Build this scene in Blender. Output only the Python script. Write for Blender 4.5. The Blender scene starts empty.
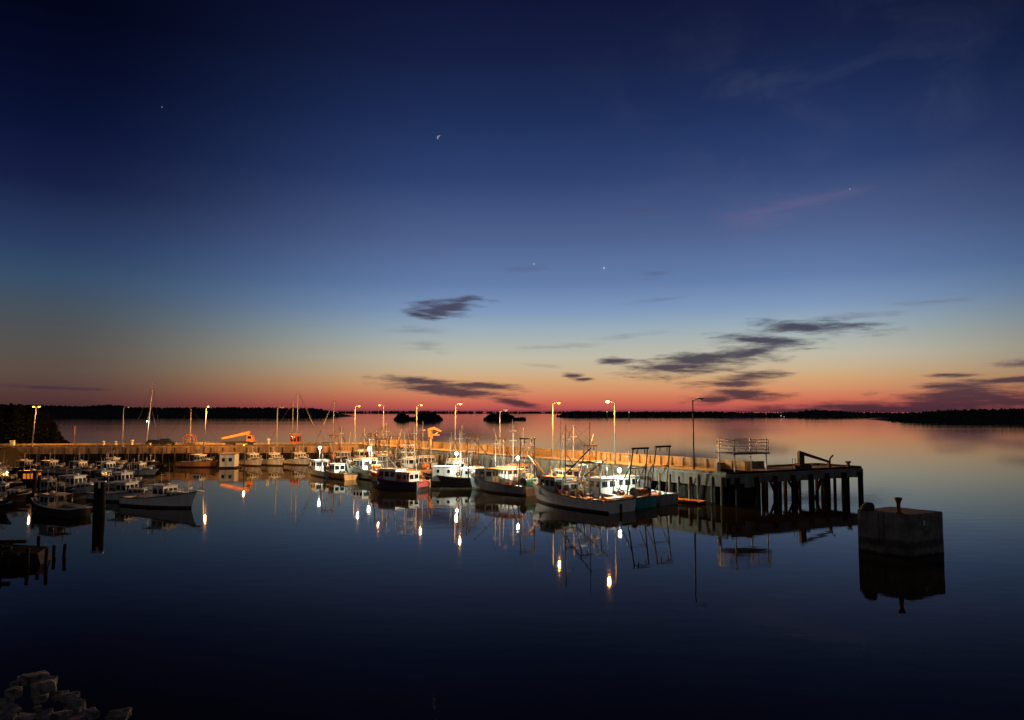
import bpy, bmesh, math, random
from mathutils import Vector, Matrix
R = math.radians
random.seed(7)
sc = bpy.context.scene
COL = sc.collection

# ------------------------------------------------------------------ camera
H, F = 13.0, 760.0
PITCH = math.atan(52 / F)
cam = bpy.data.cameras.new('camera'); camo = bpy.data.objects.new('camera', cam); COL.objects.link(camo)
cam.sensor_fit = 'HORIZONTAL'; cam.sensor_width = 36.0; cam.lens = 36.0 * F / 1024
cam.clip_start = 0.1; cam.clip_end = 90000
camo.location = (0, 0, H); camo.rotation_euler = (R(90) + PITCH, 0, 0)
sc.camera = camo

def ray(px, py):
    x = (px - 512) / F; v = (360 - py) / F
    return Vector((x, math.cos(PITCH) - v * math.sin(PITCH), math.sin(PITCH) + v * math.cos(PITCH)))
def at(px, py, Y):                     # the point seen at a pixel, at depth Y
    d = ray(px, py); return Vector((0, 0, H)) + d * (Y / d.y)
def on(px, py, z=0.0):                 # the point seen at a pixel, at height z
    d = ray(px, py); return Vector((0, 0, H)) + d * ((z - H) / d.z)
def xat(px, Y): return (px - 512) / F * Y
def zat(py, Y): return at(512, py, Y).z

# ------------------------------------------------------------------ materials
MATS = {}
def mat(name, col, rough=0.7, metal=0.0, var=0.25, scale=3.0, col2=None, streak=False, spec=0.5, bump=0.0):
    if name in MATS: return MATS[name]
    m = bpy.data.materials.new(name); m.use_nodes = True; N = m.node_tree.nodes; L = m.node_tree.links
    b = N['Principled BSDF']; b.inputs['Roughness'].default_value = rough; b.inputs['Metallic'].default_value = metal
    b.inputs['Specular IOR Level'].default_value = spec
    tc = N.new('ShaderNodeTexCoord'); mp = N.new('ShaderNodeMapping')
    if streak: mp.inputs['Scale'].default_value = (1, 1, 0.12)
    nz = N.new('ShaderNodeTexNoise'); nz.inputs['Scale'].default_value = scale; nz.inputs['Detail'].default_value = 6; nz.inputs['Roughness'].default_value = 0.65
    rp = N.new('ShaderNodeValToRGB')
    a = [c * (1 - var) for c in col]; z = col2 or [min(1, c * (1 + var)) for c in col]
    rp.color_ramp.elements[0].position = 0.36; rp.color_ramp.elements[0].color = (*a, 1)
    rp.color_ramp.elements[1].position = 0.64; rp.color_ramp.elements[1].color = (*z, 1)
    L.new(tc.outputs['Object'], mp.inputs['Vector']); L.new(mp.outputs[0], nz.inputs['Vector'])
    L.new(nz.outputs['Fac'], rp.inputs['Fac']); L.new(rp.outputs['Color'], b.inputs['Base Color'])
    if bump:
        bp = N.new('ShaderNodeBump'); bp.inputs['Strength'].default_value = bump; bp.inputs['Distance'].default_value = 0.1
        L.new(nz.outputs['Fac'], bp.inputs['Height']); L.new(bp.outputs[0], b.inputs['Normal'])
    MATS[name] = m; return m
def emit(name, col, strength):
    if name in MATS: return MATS[name]
    m = bpy.data.materials.new(name); m.use_nodes = True; N = m.node_tree.nodes; L = m.node_tree.links
    N.remove(N['Principled BSDF']); e = N.new('ShaderNodeEmission'); e.inputs[0].default_value = (*col, 1); e.inputs[1].default_value = strength
    L.new(e.outputs[0], N['Material Output'].inputs['Surface']); MATS[name] = m; return m

white = mat('white_paint', (.68, .68, .66), .45, var=.12, scale=1.5, streak=True)
dirtywhite = mat('weathered_white_paint', (.5, .5, .47), .55, var=.3, scale=1.2, streak=True)
grey = mat('grey_paint', (.22, .24, .26), .5, var=.25, scale=1.5, streak=True)
green = mat('pale_green_paint', (.36, .46, .4), .5, var=.25, scale=1.2, streak=True)
teal = mat('teal_paint', (.05, .26, .27), .5, var=.25, scale=1.5, streak=True)
black = mat('black_paint', (.018, .018, .022), .5, var=.4)
navy = mat('navy_paint', (.02, .03, .07), .45, var=.3)
redp = mat('red_paint', (.42, .06, .05), .5, var=.3, scale=2)
orange = mat('orange_plastic', (.75, .2, .03), .45, var=.2)
orangepaint = mat('orange_paint', (.6, .24, .06), .5, var=.25, scale=1.5, streak=True)
yellow = mat('yellow_paint', (.36, .17, .03), .45, var=.2)
bottom = mat('bottom_paint', (.05, .018, .016), .7, var=.4)
glass = mat('window_glass', (.012, .014, .018), .06, var=.2)
deckm = mat('boat_deck', (.22, .21, .19), .7, var=.35, scale=2)
steel = mat('galvanised_steel', (.36, .36, .35), .45, .6, var=.3, scale=4)
polem = mat('pale_pole_paint', (.42, .40, .36), .5, 0.0, var=.15, scale=4)
rust = mat('rusty_steel', (.13, .065, .04), .75, .3, var=.5, scale=5)
darksteel = mat('dark_steel', (.05, .045, .042), .6, .4, var=.4, scale=5)
alum = mat('aluminium', (.62, .62, .62), .35, .8, var=.15, scale=5)
timber = mat('grey_timber', (.125, .115, .095), .85, var=.4, scale=1.6, streak=True, bump=.3)
darktimber = mat('dark_wet_timber', (.022, .020, .018), .8, var=.5, scale=1.6, streak=True, bump=.3, spec=.15)
redtimber = mat('stained_brown_timber', (.26, .185, .10), .8, var=.4, scale=1.2, streak=True, bump=.2)
facetimber = mat('pale_face_timber', (.21, .22, .18), .85, var=.4, scale=1.1, streak=True, bump=.3)
lefttimber = mat('brown_face_timber', (.36, .22, .12), .85, var=.4, scale=1.1, streak=True, bump=.3)
deckconc = mat('wharf_deck_concrete', (.3, .25, .2), .85, var=.3, scale=.5)
concrete = mat('weathered_concrete', (.155, .15, .142), .9, var=.45, scale=.8, bump=.3)
brownroof = mat('brown_roofing', (.22, .11, .06), .85, var=.3)
rubber = mat('black_rubber', (.015, .015, .015), .8, var=.3)
net = mat('orange_netting', (.5, .17, .05), .9, var=.6, scale=6, bump=.6)
greennet = mat('green_netting', (.05, .16, .11), .9, var=.5, scale=6, bump=.6)
ropem = mat('dark_rope', (.05, .045, .04), .95, var=.5, scale=8, bump=.5)
rock = mat('riprap_stone', (.27, .25, .22), .95, var=.6, scale=3.5, bump=1.0)
earth = mat('shore_earth', (.012, .010, .008), .95, var=.5, scale=1.2, bump=.4, spec=.05)
gravel = mat('gravel_road', (.05, .04, .03), .95, var=.35, scale=1.0)
bark = mat('bark', (.05, .035, .025), .95, var=.4)
leafm = mat('spruce_foliage', (.009, .012, .008), .95, var=.5, scale=2, spec=.05)
hillm = mat('hill_ground', (.014, .018, .012), .95, var=.4, scale=.02)
forestm = mat('forest_canopy', (.014, .02, .013), .95, var=.5, scale=.08)
carm = mat('dark_car_paint', (.02, .022, .03), .25, .2, var=.2)
chrome = mat('wheel_metal', (.3, .3, .3), .3, .8)
cloth = mat('furled_sail', (.06, .06, .09), .9, var=.3)
skiffred = mat('faded_red_skiff', (.22, .08, .06), .7, var=.3)
wire = mat('trap_wire', (.34, .2, .07), .6, .2, var=.5, scale=12)
tidewet = None

SOD = (1.0, .40, .07)
sodlens = emit('sodium_lens', (1.0, .34, .03), 14)
sodbright = emit('bright_sodium_lens', (1.0, .32, .03), 90)
floodlens = emit('flood_lens', (1.0, 1.0, .86), 30)
warmlit = emit('lit_cabin_window', (1.0, .26, .03), .62)
smallwhite = emit('far_lamp', (1.0, .9, .8), .75)
unlit = mat('unlit_lens', (.4, .38, .35), .3)

# ------------------------------------------------------------------ mesh helper
class MB:
    def __init__(s): s.v = []; s.f = []; s.m = []; s.sm = []
    def add(s, vs, fs, mi=0, smooth=False):
        o = len(s.v); s.v += [tuple(v) for v in vs]
        for f in fs: s.f.append(tuple(i + o for i in f)); s.m.append(mi); s.sm.append(smooth)
        return s
    def hexa(s, p, mi=0):              # 8 points: bottom four, top four (both counter-clockwise)
        return s.add(p, [(3, 2, 1, 0), (4, 5, 6, 7), (0, 1, 5, 4), (1, 2, 6, 5), (2, 3, 7, 6), (3, 0, 4, 7)], mi)
    def box(s, c, d, rz=0, mi=0, bev=0.0):
        hx, hy, hz = d[0] / 2, d[1] / 2, d[2] / 2; ca, sa = math.cos(rz), math.sin(rz)
        if bev > 0:
            rings = []
            for z, i in ((-hz, bev), (-hz + bev, 0), (hz - bev, 0), (hz, bev)):
                x, y = hx - i, hy - i
                rings.append([(c[0] + a * ca - b * sa, c[1] + a * sa + b * ca, c[2] + z) for a, b in
                              ((-x + bev, -y), (x - bev, -y), (x, -y + bev), (x, y - bev), (x - bev, y), (-x + bev, y), (-x, y - bev), (-x, -y + bev))])
            return s.loft(rings, True, True, mi, False)
        P = []
        for z in (-hz, hz):
            for a, b in ((-hx, -hy), (hx, -hy), (hx, hy), (-hx, hy)):
                P.append((c[0] + a * ca - b * sa, c[1] + a * sa + b * ca, c[2] + z))
        return s.hexa(P, mi)
    def loft(s, rings, cap0=True, cap1=True, mi=0, smooth=True, closed=True):
        n = len(rings[0]); vs = [p for r in rings for p in r]; fs = []
        for k in range(len(rings) - 1):
            for i in range(n if closed else n - 1):
                j = (i + 1) % n; fs.append((k * n + i, k * n + j, (k + 1) * n + j, (k + 1) * n + i))
        s.add(vs, fs, mi, smooth); 
        if cap0: s.add(rings[0], [tuple(range(n))[::-1]], mi)
        if cap1: s.add(rings[-1], [tuple(range(n))], mi)
        return s
    def tube(s, a, b, r0, r1=None, n=8, mi=0):
        a, b = Vector(a), Vector(b); r1 = r0 if r1 is None else r1
        d = (b - a); 
        if d.length < 1e-6: return s
        d.normalize(); u = d.orthogonal().normalized(); w = d.cross(u)
        rg = lambda p, r: [p + (u * math.cos(2 * math.pi * i / n) + w * math.sin(2 * math.pi * i / n)) * r for i in range(n)]
        return s.loft([rg(a, r0), rg(b, r1)], True, True, mi, True)
    def path(s, pts, r, n=6, mi=0):
        for a, b in zip(pts, pts[1:]): s.tube(a, b, r, r, n, mi)
        return s
    def lathe(s, prof, c=(0, 0, 0), n=12, mi=0):
        rings = [[(c[0] + r * math.cos(2 * math.pi * i / n), c[1] + r * math.sin(2 * math.pi * i / n), c[2] + z) for i in range(n)] for r, z in prof]
        return s.loft(rings, True, True, mi, True)
    def ball(s, c, r, n=10, sq=1.0, mi=0):
        return s.lathe([(max(.001, r * math.sin(math.pi * k / 8)), -r * sq * math.cos(math.pi * k / 8)) for k in range(9)], c, n, mi)
    def torus(s, c, R0, r, axis='x', n=16, m=6, mi=0):
        rings = []
        for i in range(n):
            a = 2 * math.pi * i / n; rg = []
            for j in range(m):
                b = 2 * math.pi * j / m; q = R0 + r * math.cos(b); e = r * math.sin(b)
                p = {'x': (e, q * math.cos(a), q * math.sin(a)), 'y': (q * math.cos(a), e, q * math.sin(a)), 'z': (q * math.cos(a), q * math.sin(a), e)}[axis]
                rg.append((c[0] + p[0], c[1] + p[1], c[2] + p[2]))
            rings.append(rg)
        rings.append(rings[0]); return s.loft(rings, False, False, mi, True)
    def panel(s, q, u0, u1, v0, v1, off=.02, th=.03, mi=0):     # a thin slab set on the face q = (bl, br, tr, tl)
        bl, br, tr, tl = [Vector(p) for p in q]; nrm = (br - bl).cross(tl - bl).normalized()
        pt = lambda u, v: (bl * (1 - u) + br * u) * (1 - v) + (tl * (1 - u) + tr * u) * v
        c = [pt(u0, v0), pt(u1, v0), pt(u1, v1), pt(u0, v1)]
        return s.hexa([p + nrm * (off - th) for p in c] + [p + nrm * off for p in c], mi)
    def build(s, name, m, parent=None):
        me = bpy.data.meshes.new(name); me.from_pydata(s.v, [], s.f)
        for x in (m if isinstance(m, (list, tuple)) else [m]): me.materials.append(x)
        me.polygons.foreach_set('material_index', s.m); me.polygons.foreach_set('use_smooth', s.sm); me.update()
        b = bmesh.new(); b.from_mesh(me); bmesh.ops.remove_doubles(b, verts=b.verts, dist=1e-5); bmesh.ops.recalc_face_normals(b, faces=b.faces); b.to_mesh(me); b.free()
        o = bpy.data.objects.new(name, me); COL.objects.link(o)
        if parent is not None: o.parent = parent
        return o

def tag(o, label, cat, group=None, kind=None):
    o['label'] = label; o['category'] = cat
    if group: o['group'] = group
    if kind: o['kind'] = kind
    return o
def thing(name, label, cat, loc=(0, 0, 0), rz=0.0, group=None):
    o = bpy.data.objects.new(name, None); o.empty_display_size = .5; COL.objects.link(o)
    o.location = loc; o.rotation_euler = (0, 0, rz); return tag(o, label, cat, group)
def struct(o, kind='structure'): o['kind'] = kind; return o
def copy_tree(o, parent=None):
    c = o.copy(); COL.objects.link(c)
    if parent is not None: c.parent = parent
    for ch in [x for x in COL.objects if x.parent == o]: copy_tree(ch, c)
    return c
def light(name, kind, loc, power, col, radius=.2, parent=None, spot=None, soft=0):
    l = bpy.data.lights.new(name, kind); l.energy = power; l.color = col; l.shadow_soft_size = radius
    if kind == 'SPOT': l.spot_size = R(spot); l.spot_blend = .7
    if soft:
        l.use_nodes = True; N = l.node_tree.nodes; fo = N.new('ShaderNodeLightFalloff'); fo.inputs['Strength'].default_value = 1.0; fo.inputs['Smooth'].default_value = soft
        l.node_tree.links.new(fo.outputs['Quadratic'], N['Emission'].inputs['Strength'])
    o = bpy.data.objects.new(name, l); COL.objects.link(o); o.location = loc
    if parent is not None: o.parent = parent
    return o

# ------------------------------------------------------------------ sky (world)
def lin(c): return tuple((x / 255 / 12.92 if x / 255 <= .04045 else ((x / 255 + .055) / 1.055) ** 2.4) for x in c)
def elev(py): return math.degrees(PITCH + math.atan((360 - py) / F))
def azel(px, py):
    d = ray(px, py).normalized(); return math.degrees(math.atan2(d.x, d.y)), math.degrees(math.asin(d.z))
def make_world():
    w = bpy.data.worlds.new('World'); sc.world = w; w.use_nodes = True
    nt = w.node_tree; N = nt.nodes; L = nt.links; bg = N['Background']
    def math_(op, a, b=None, c=None):
        n = N.new('ShaderNodeMath'); n.operation = op
        for i, x in enumerate((a, b, c)):
            if x is None: continue
            if isinstance(x, (int, float)): n.inputs[i].default_value = x
            else: L.new(x, n.inputs[i])
        return n.outputs[0]
    def smooth(v, a, b, lo=0.0, hi=1.0):
        n = N.new('ShaderNodeMapRange'); n.interpolation_type = 'SMOOTHSTEP'
        L.new(v, n.inputs['Value']); n.inputs['From Min'].default_value = a; n.inputs['From Max'].default_value = b
        n.inputs['To Min'].default_value = lo; n.inputs['To Max'].default_value = hi; return n.outputs[0]
    def mix(f, a, b):
        n = N.new('ShaderNodeMix'); n.data_type = 'RGBA'
        for i, x in ((0, f), (6, a), (7, b)):
            if isinstance(x, (int, float)): n.inputs[i].default_value = x
            elif isinstance(x, tuple): n.inputs[i].default_value = (*x, 1)
            else: L.new(x, n.inputs[i])
        return n.outputs[2]
    tc = N.new('ShaderNodeTexCoord'); sep = N.new('ShaderNodeSeparateXYZ'); L.new(tc.outputs['Generated'], sep.inputs[0])
    el = math_('MULTIPLY', math_('ARCSINE', sep.outputs[2]), 180 / math.pi)
    az = math_('MULTIPLY', math_('ARCTAN2', sep.outputs[0], sep.outputs[1]), 180 / math.pi)
    def ramp(stops):
        r = N.new('ShaderNodeValToRGB'); cr = r.color_ramp; cr.interpolation = 'LINEAR'
        stops = sorted((max(0, min(1, e / 60)), c) for e, c in stops)
        cr.elements[0].position = stops[0][0]; cr.elements[0].color = (*stops[0][1], 1)
        cr.elements[1].position = stops[-1][0]; cr.elements[1].color = (*stops[-1][1], 1)
        for p, c in stops[1:-1]:
            e = cr.elements.new(p); e.color = (*c, 1)
        L.new(math_('DIVIDE', el, 60.0), r.inputs['Fac']); return r.outputs['Color']
    C = [(0, (16, 21, 54)), (60, (22, 32, 68)), (120, (30, 47, 90)), (180, (47, 66, 113)), (240, (79, 98, 142)), (285, (99, 126, 170)), (310, (125, 151, 187)), (330, (154, 173, 184)), (345, (176, 182, 175)),
         (358, (193, 187, 167)), (370, (203, 180, 147)), (380, (212, 166, 120)), (390, (214, 146, 105)), (398, (211, 120, 90)), (404, (202, 98, 83)), (411, (164, 76, 82))]
    Lf = [(0, (3, 6, 26)), (60, (6, 11, 38)), (120, (10, 19, 52)), (180, (22, 32, 68)), (240, (42, 60, 97)), (275, (54, 77, 104)), (310, (71, 81, 91)), (345, (86, 81, 78)),
          (370, (92, 77, 69)), (388, (88, 63, 58)), (400, (80, 52, 51)), (411, (66, 43, 48))]
    zen = [(45, (.0022, .0032, .012)), (60, (.0014, .002, .008))]
    zenl = [(45, (.0006, .0011, .006)), (60, (.0004, .0007, .004))]
    cc = ramp([(elev(y), lin(c)) for y, c in C] + [(0, lin((120, 48, 64)))] + zen)
    cl = ramp([(azel(40, y)[1], lin(c)) for y, c in Lf] + [(0, lin((64, 34, 44)))] + zenl)
    off = math_('ABSOLUTE', math_('SUBTRACT', az, 9.0))
    sky = mix(smooth(off, 11, 41, 1, 0), cl, cc)
    cb = ramp([(0, (.125, .12, .118)), (12, (.115, .11, .11)), (28, (.07, .068, .08)), (45, (.02, .022, .035)), (60, (.004, .005, .012))])  # brighter grey sky behind the camera, added to light the near boats and rocks
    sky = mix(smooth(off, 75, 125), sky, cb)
    # clouds: soft streaks at real bearings and heights above the horizon
    cmb = N.new('ShaderNodeCombineXYZ'); L.new(az, cmb.inputs[0]); L.new(el, cmb.inputs[1])
    st = N.new('ShaderNodeMapping'); st.inputs['Scale'].default_value = (.19, 1.25, 1); L.new(cmb.outputs[0], st.inputs[0])
    n1 = N.new('ShaderNodeTexNoise'); n1.inputs['Scale'].default_value = 1.5; n1.inputs['Detail'].default_value = 6; n1.inputs['Roughness'].default_value = .64
    L.new(st.outputs[0], n1.inputs['Vector'])
    def cloudset(lst, sub, amp):
        cur = None
        for px, py, hw, hh, slope in lst:
            a, e = azel(px, py); k = 57.3 / F
            mp = N.new('ShaderNodeMapping'); mp.vector_type = 'TEXTURE'
            mp.inputs['Location'].default_value = (a, e, 0); mp.inputs['Rotation'].default_value = (0, 0, R(slope)); mp.inputs['Scale'].default_value = (hw * k, hh * k, 1)
            L.new(cmb.outputs[0], mp.inputs[0]); ln = N.new('ShaderNodeVectorMath'); ln.operation = 'LENGTH'; L.new(mp.outputs[0], ln.inputs[0])
            cur = ln.outputs['Value'] if cur is None else math_('SMOOTH_MIN', cur, ln.outputs['Value'], .25)
        return math_('ADD', math_('SUBTRACT', 1.0, cur), math_('MULTIPLY', math_('SUBTRACT', n1.outputs['Fac'], sub), amp))
    dark = [(441, 308, 50, 11, 5), (420, 315, 26, 5, -8), (462, 300, 24, 5, 4), (420, 381, 62, 6, -3), (478, 386, 58, 6, -3), (450, 391, 90, 8, -5), (515, 403, 40, 5, -10), (706, 361, 90, 15, 7), (672, 368, 52, 9, 4), (752, 352, 40, 6, 6), (765, 341, 58, 8, -6),
            (812, 327, 82, 8, -3), (612, 361, 28, 5, -3), (747, 377, 42, 6, 3), (732, 384, 52, 5, 0), (738, 395, 54, 9, 0), (715, 400, 34, 6, 3),
            (574, 376, 15, 4, 0), (584, 379, 14, 3, 4), (880, 409, 180, 10, 2), (950, 405, 130, 8, -1), (968, 394, 76, 14, 3), (1010, 403, 50, 7, 0), (958, 375, 32, 3, 0), (1010, 380, 46, 4, 2), (1040, 361, 34, 5, 2), (60, 388, 56, 2.4, -2)]
    thin = [(862, 316, 44, 4.5, 0), (928, 302, 38, 4.5, 0), (640, 211, 36, 6, 3), (655, 274, 22, 7, 8), (425, 346, 32, 7, -8), (420, 330, 40, 6, -4), (625, 336, 54, 4, 5), (550, 347, 50, 4, 3), (660, 300, 40, 4, 4), (548, 366, 34, 3, -4), (520, 270, 40, 6, 6), (580, 345, 40, 4, 0)]
    pink = [(760, 216, 46, 17, 7), (792, 205, 50, 12, 7), (835, 195, 40, 7, 5)]
    dd = smooth(cloudset(dark, .49, 2.3), .0, .85)
    tt = smooth(cloudset(thin, .5, 2.8), .05, 1.3, 0, .32)
    pp = smooth(cloudset(pink, .5, 2.2), -.2, 1.5, 0, .30)
    hc = N.new('ShaderNodeValToRGB'); hr = hc.color_ramp
    hr.elements[0].position = 0; hr.elements[0].color = (*lin((66, 38, 50)), 1); hr.elements[1].position = 1; hr.elements[1].color = (*lin((70, 66, 88)), 1)
    e = hr.elements.new(.22); e.color = (*lin((72, 54, 66)), 1); e = hr.elements.new(.5); e.color = (*lin((58, 56, 76)), 1)
    L.new(math_('DIVIDE', el, 9.0), hc.inputs['Fac'])
    sky = mix(tt, sky, lin((84, 78, 104)))
    sky = mix(pp, sky, lin((124, 108, 140)))
    sky = mix(math_('MULTIPLY', dd, .93), sky, hc.outputs['Color'])
    # faint high cirrus over the right half of the sky
    st2 = N.new('ShaderNodeMapping'); st2.inputs['Scale'].default_value = (.07, .13, 1); st2.inputs['Rotation'].default_value = (0, 0, R(-35)); L.new(cmb.outputs[0], st2.inputs[0])
    n2 = N.new('ShaderNodeTexNoise'); n2.inputs['Scale'].default_value = 1.7; n2.inputs['Detail'].default_value = 7; n2.inputs['Roughness'].default_value = .6; n2.inputs['Distortion'].default_value = .6
    L.new(st2.outputs[0], n2.inputs['Vector'])
    band = math_('MULTIPLY', smooth(el, 9, 17), math_('MULTIPLY', smooth(el, 22, 31, 1, 0), math_('MULTIPLY', smooth(az, 2, 16), smooth(az, 26, 40, 1, 0))))
    sky = mix(math_('MULTIPLY', math_('MULTIPLY', smooth(n2.outputs['Fac'], .40, .80), band), .11), sky, lin((108, 112, 140)))
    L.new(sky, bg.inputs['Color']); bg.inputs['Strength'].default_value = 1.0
make_world()

# ------------------------------------------------------------------ water
def make_water():
    m = bpy.data.materials.new('harbour_water'); m.use_nodes = True; N = m.node_tree.nodes; L = m.node_tree.links
    N.remove(N['Principled BSDF'])
    gl = N.new('ShaderNodeBsdfGlossy'); gl.distribution = 'BECKMANN'; gl.inputs['Color'].default_value = (1, 1, 1, 1)
    df = N.new('ShaderNodeBsdfDiffuse'); df.inputs['Color'].default_value = (.012, .010, .006, 1)
    fr = N.new('ShaderNodeFresnel'); fr.inputs['IOR'].default_value = 1.10; ms = N.new('ShaderNodeMixShader')
    g2 = N.new('ShaderNodeBsdfGlossy'); g2.distribution = 'GGX'; g2.inputs['Roughness'].default_value = .06; mg = N.new('ShaderNodeMixShader'); mg.inputs[0].default_value = .010
    L.new(gl.outputs[0], mg.inputs[1]); L.new(g2.outputs[0], mg.inputs[2])          # small share of steeper ripples
    L.new(fr.outputs[0], ms.inputs[0]); L.new(df.outputs[0], ms.inputs[1]); L.new(mg.outputs[0], ms.inputs[2]); L.new(ms.outputs[0], N['Material Output'].inputs['Surface'])
    tc = N.new('ShaderNodeTexCoord'); mp = N.new('ShaderNodeMapping'); mp.inputs['Scale'].default_value = (.5, .9, 1)
    n = N.new('ShaderNodeTexNoise'); n.inputs['Scale'].default_value = .55; n.inputs['Detail'].default_value = 5; n.inputs['Roughness'].default_value = .5
    L.new(tc.outputs['Object'], mp.inputs[0]); L.new(mp.outputs[0], n.inputs['Vector'])
    bp = N.new('ShaderNodeBump'); bp.inputs['Strength'].default_value = 1.0; bp.inputs['Distance'].default_value = .009
    L.new(n.outputs['Fac'], bp.inputs['Height']); [L.new(bp.outputs[0], x.inputs['Normal']) for x in (gl, g2, df, fr)]
    # faint breeze patches: a little rougher in bands
    n2 = N.new('ShaderNodeTexNoise'); n2.inputs['Scale'].default_value = .006; n2.inputs['Detail'].default_value = 4
    mp2 = N.new('ShaderNodeMapping'); mp2.inputs['Scale'].default_value = (.35, 1.6, 1); L.new(tc.outputs['Object'], mp2.inputs[0]); L.new(mp2.outputs[0], n2.inputs['Vector'])
    mr = N.new('ShaderNodeMapRange'); mr.inputs['From Min'].default_value = .45; mr.inputs['From Max'].default_value = .7; mr.inputs['To Min'].default_value = .028; mr.inputs['To Max'].default_value = .055
    L.new(n2.outputs['Fac'], mr.inputs['Value'])
    # the open bay beyond the wharf is stirred by a light breeze
    sp = N.new('ShaderNodeSeparateXYZ'); L.new(tc.outputs['Object'], sp.inputs[0]); m3 = N.new('ShaderNodeMapRange'); m3.inputs['From Min'].default_value = 230; m3.inputs['From Max'].default_value = 700; m3.inputs['To Min'].default_value = 0; m3.inputs['To Max'].default_value = .045
    L.new(sp.outputs[1], m3.inputs['Value']); ad = N.new('ShaderNodeMath'); ad.operation = 'ADD'; L.new(mr.outputs[0], ad.inputs[0]); L.new(m3.outputs[0], ad.inputs[1]); L.new(ad.outputs[0], gl.inputs['Roughness'])
    w = MB(); S = 40000; w.add([(-S, -S, 0), (S, -S, 0), (S, S, 0), (-S, S, 0)], [(0, 1, 2, 3)])
    struct(w.build('water', m))
make_water()

# ------------------------------------------------------------------ far shores
def noise1(seed):
    r = random.Random(seed); ph = [(r.uniform(.4, 1), r.uniform(0, 6.3), k) for k in (1, 2.3, 4.7, 9.1, 17.3)]
    return lambda t: sum(a * math.sin(p + k * t) / (k ** .8) for a, p, k in ph) / 2
def hill(name, pts, Y, depth, ntree, treeh, seed, treename, lab):
    rnd = random.Random(seed); nz = noise1(seed); px0, px1 = pts[0][0], pts[-1][0]; n = 90
    def top(px):
        for (a, ya), (b, yb) in zip(pts, pts[1:]):
            if a <= px <= b: t = (px - a) / (b - a); t = t * t * (3 - 2 * t); return ya + (yb - ya) * t
        return pts[-1][1]
    Yr = Y + depth * .45
    rows = []
    prof = [(0, -.04), (.06, .28), (.2, .62), (.45, 1.0), (.7, .8), (1.0, -.05)]
    def height(px): return max(.3, (zat(top(px), Yr) - treeh * .95))
    def P(i, k):
        px = px0 + (px1 - px0) * i / n; t, hh = prof[k]; Yk = Y + depth * t + 12 * nz(px * .05 + 2)
        return (xat(px, Y + depth * .3), Yk, -1.0 if hh < 0 else height(px) * hh * (1 + .05 * nz(px * .2 + k)))
    w = MB(); K = len(prof)
    vs = [P(i, k) for i in range(n + 1) for k in range(K)]
    w.add(vs, [(i * K + k, (i + 1) * K + k, (i + 1) * K + k + 1, i * K + k + 1) for i in range(n) for k in range(K - 1)], 0, True)
    h = w.build(name, hillm); struct(h); h['label'] = lab
    f = MB()
    for _ in range(ntree):
        i = rnd.uniform(0, n); px = px0 + (px1 - px0) * i / n; t = rnd.choice((rnd.uniform(.03, .5), rnd.uniform(.3, .5)))
        for (t0, h0), (t1, h1) in zip(prof, prof[1:]):
            if t0 <= t <= t1: hh = h0 + (h1 - h0) * (t - t0) / (t1 - t0); break
        x, y = xat(px, Y + depth * .3), Y + depth * t + 12 * nz(px * .05 + 2); z = max(0, height(px) * hh) - .5; th = treeh * rnd.choice((rnd.uniform(.5, 1.0), rnd.uniform(.5, 1.0), rnd.uniform(.8, 1.25))); r = min(th * rnd.uniform(.3, .7), treeh * .55)
        a0 = rnd.uniform(0, 6); m = 5
        rg = lambda q, zz: [(x + q * r * math.cos(a0 + 6.283 * k / m) * rnd.uniform(.7, 1.2), y + q * r * math.sin(a0 + 6.283 * k / m) * rnd.uniform(.7, 1.2), z + zz * th) for k in range(m)]
        f.loft([rg(.75, .0), rg(1, .3), rg(.75, .7), rg(.3, 1)], False, True, 0, False)
    t = f.build(treename, forestm); t['kind'] = 'stuff'; t['label'] = lab.replace('ridge', 'ridge, its unbroken woodland').replace('island', 'island, its clump of trees')
hill('hills', [(-420, 406), (-200, 403), (0, 404), (40, 405), (70, 406), (98, 404.2), (128, 407), (200, 407), (250, 407), (300, 407.5), (318, 408.5), (330, 411.5), (337, 416)], 1990, 420, 4200, 6, 3, 'far_forest', 'long dark wooded ridge across the bay at left')
hill('hills', [(300, 413), (340, 411.2), (420, 410.8), (500, 411.4), (580, 411.3), (640, 411.6), (700, 412.5)], 6000, 900, 900, 13, 4, 'far_forest', 'thin low wooded ridge on the horizon in the middle')
hill('hills', [(559, 416), (566, 411.8), (580, 410.8), (640, 411.3), (720, 411.4), (785, 412.6), (803, 411.6), (822, 409.2), (842, 410.6), (880, 412.2), (910, 412.4), (960, 411), (1100, 411), (1300, 410)], 1900, 420, 3400, 6, 5, 'far_forest', 'long dark wooded ridge across the bay at right')
hill('hills', [(905, 418), (925, 413), (955, 410.2), (990, 409), (1024, 408.5), (1100, 408), (1250, 406), (1420, 408)], 1050, 260, 3200, 6, 6, 'far_forest', 'nearer dark wooded ridge at the right edge')
hill('island', [(395, 419), (399, 413.5), (403, 412.4), (407, 414.5), (411, 419.4), (415, 416), (420, 412), (426, 411.4), (434, 412.4), (439, 415), (442, 419.4)], 1225, 60, 260, 4.6, 8, 'island_forest', 'small tree covered island left of the middle, in two humps')
hill('island', [(484, 419.2), (488, 414.5), (495, 412.6), (504, 413), (511, 414.5), (516, 418), (520, 417), (525, 419.4)], 1225, 60, 190, 4.4, 9, 'island_forest', 'small tree covered island left of the long right shore')
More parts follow.
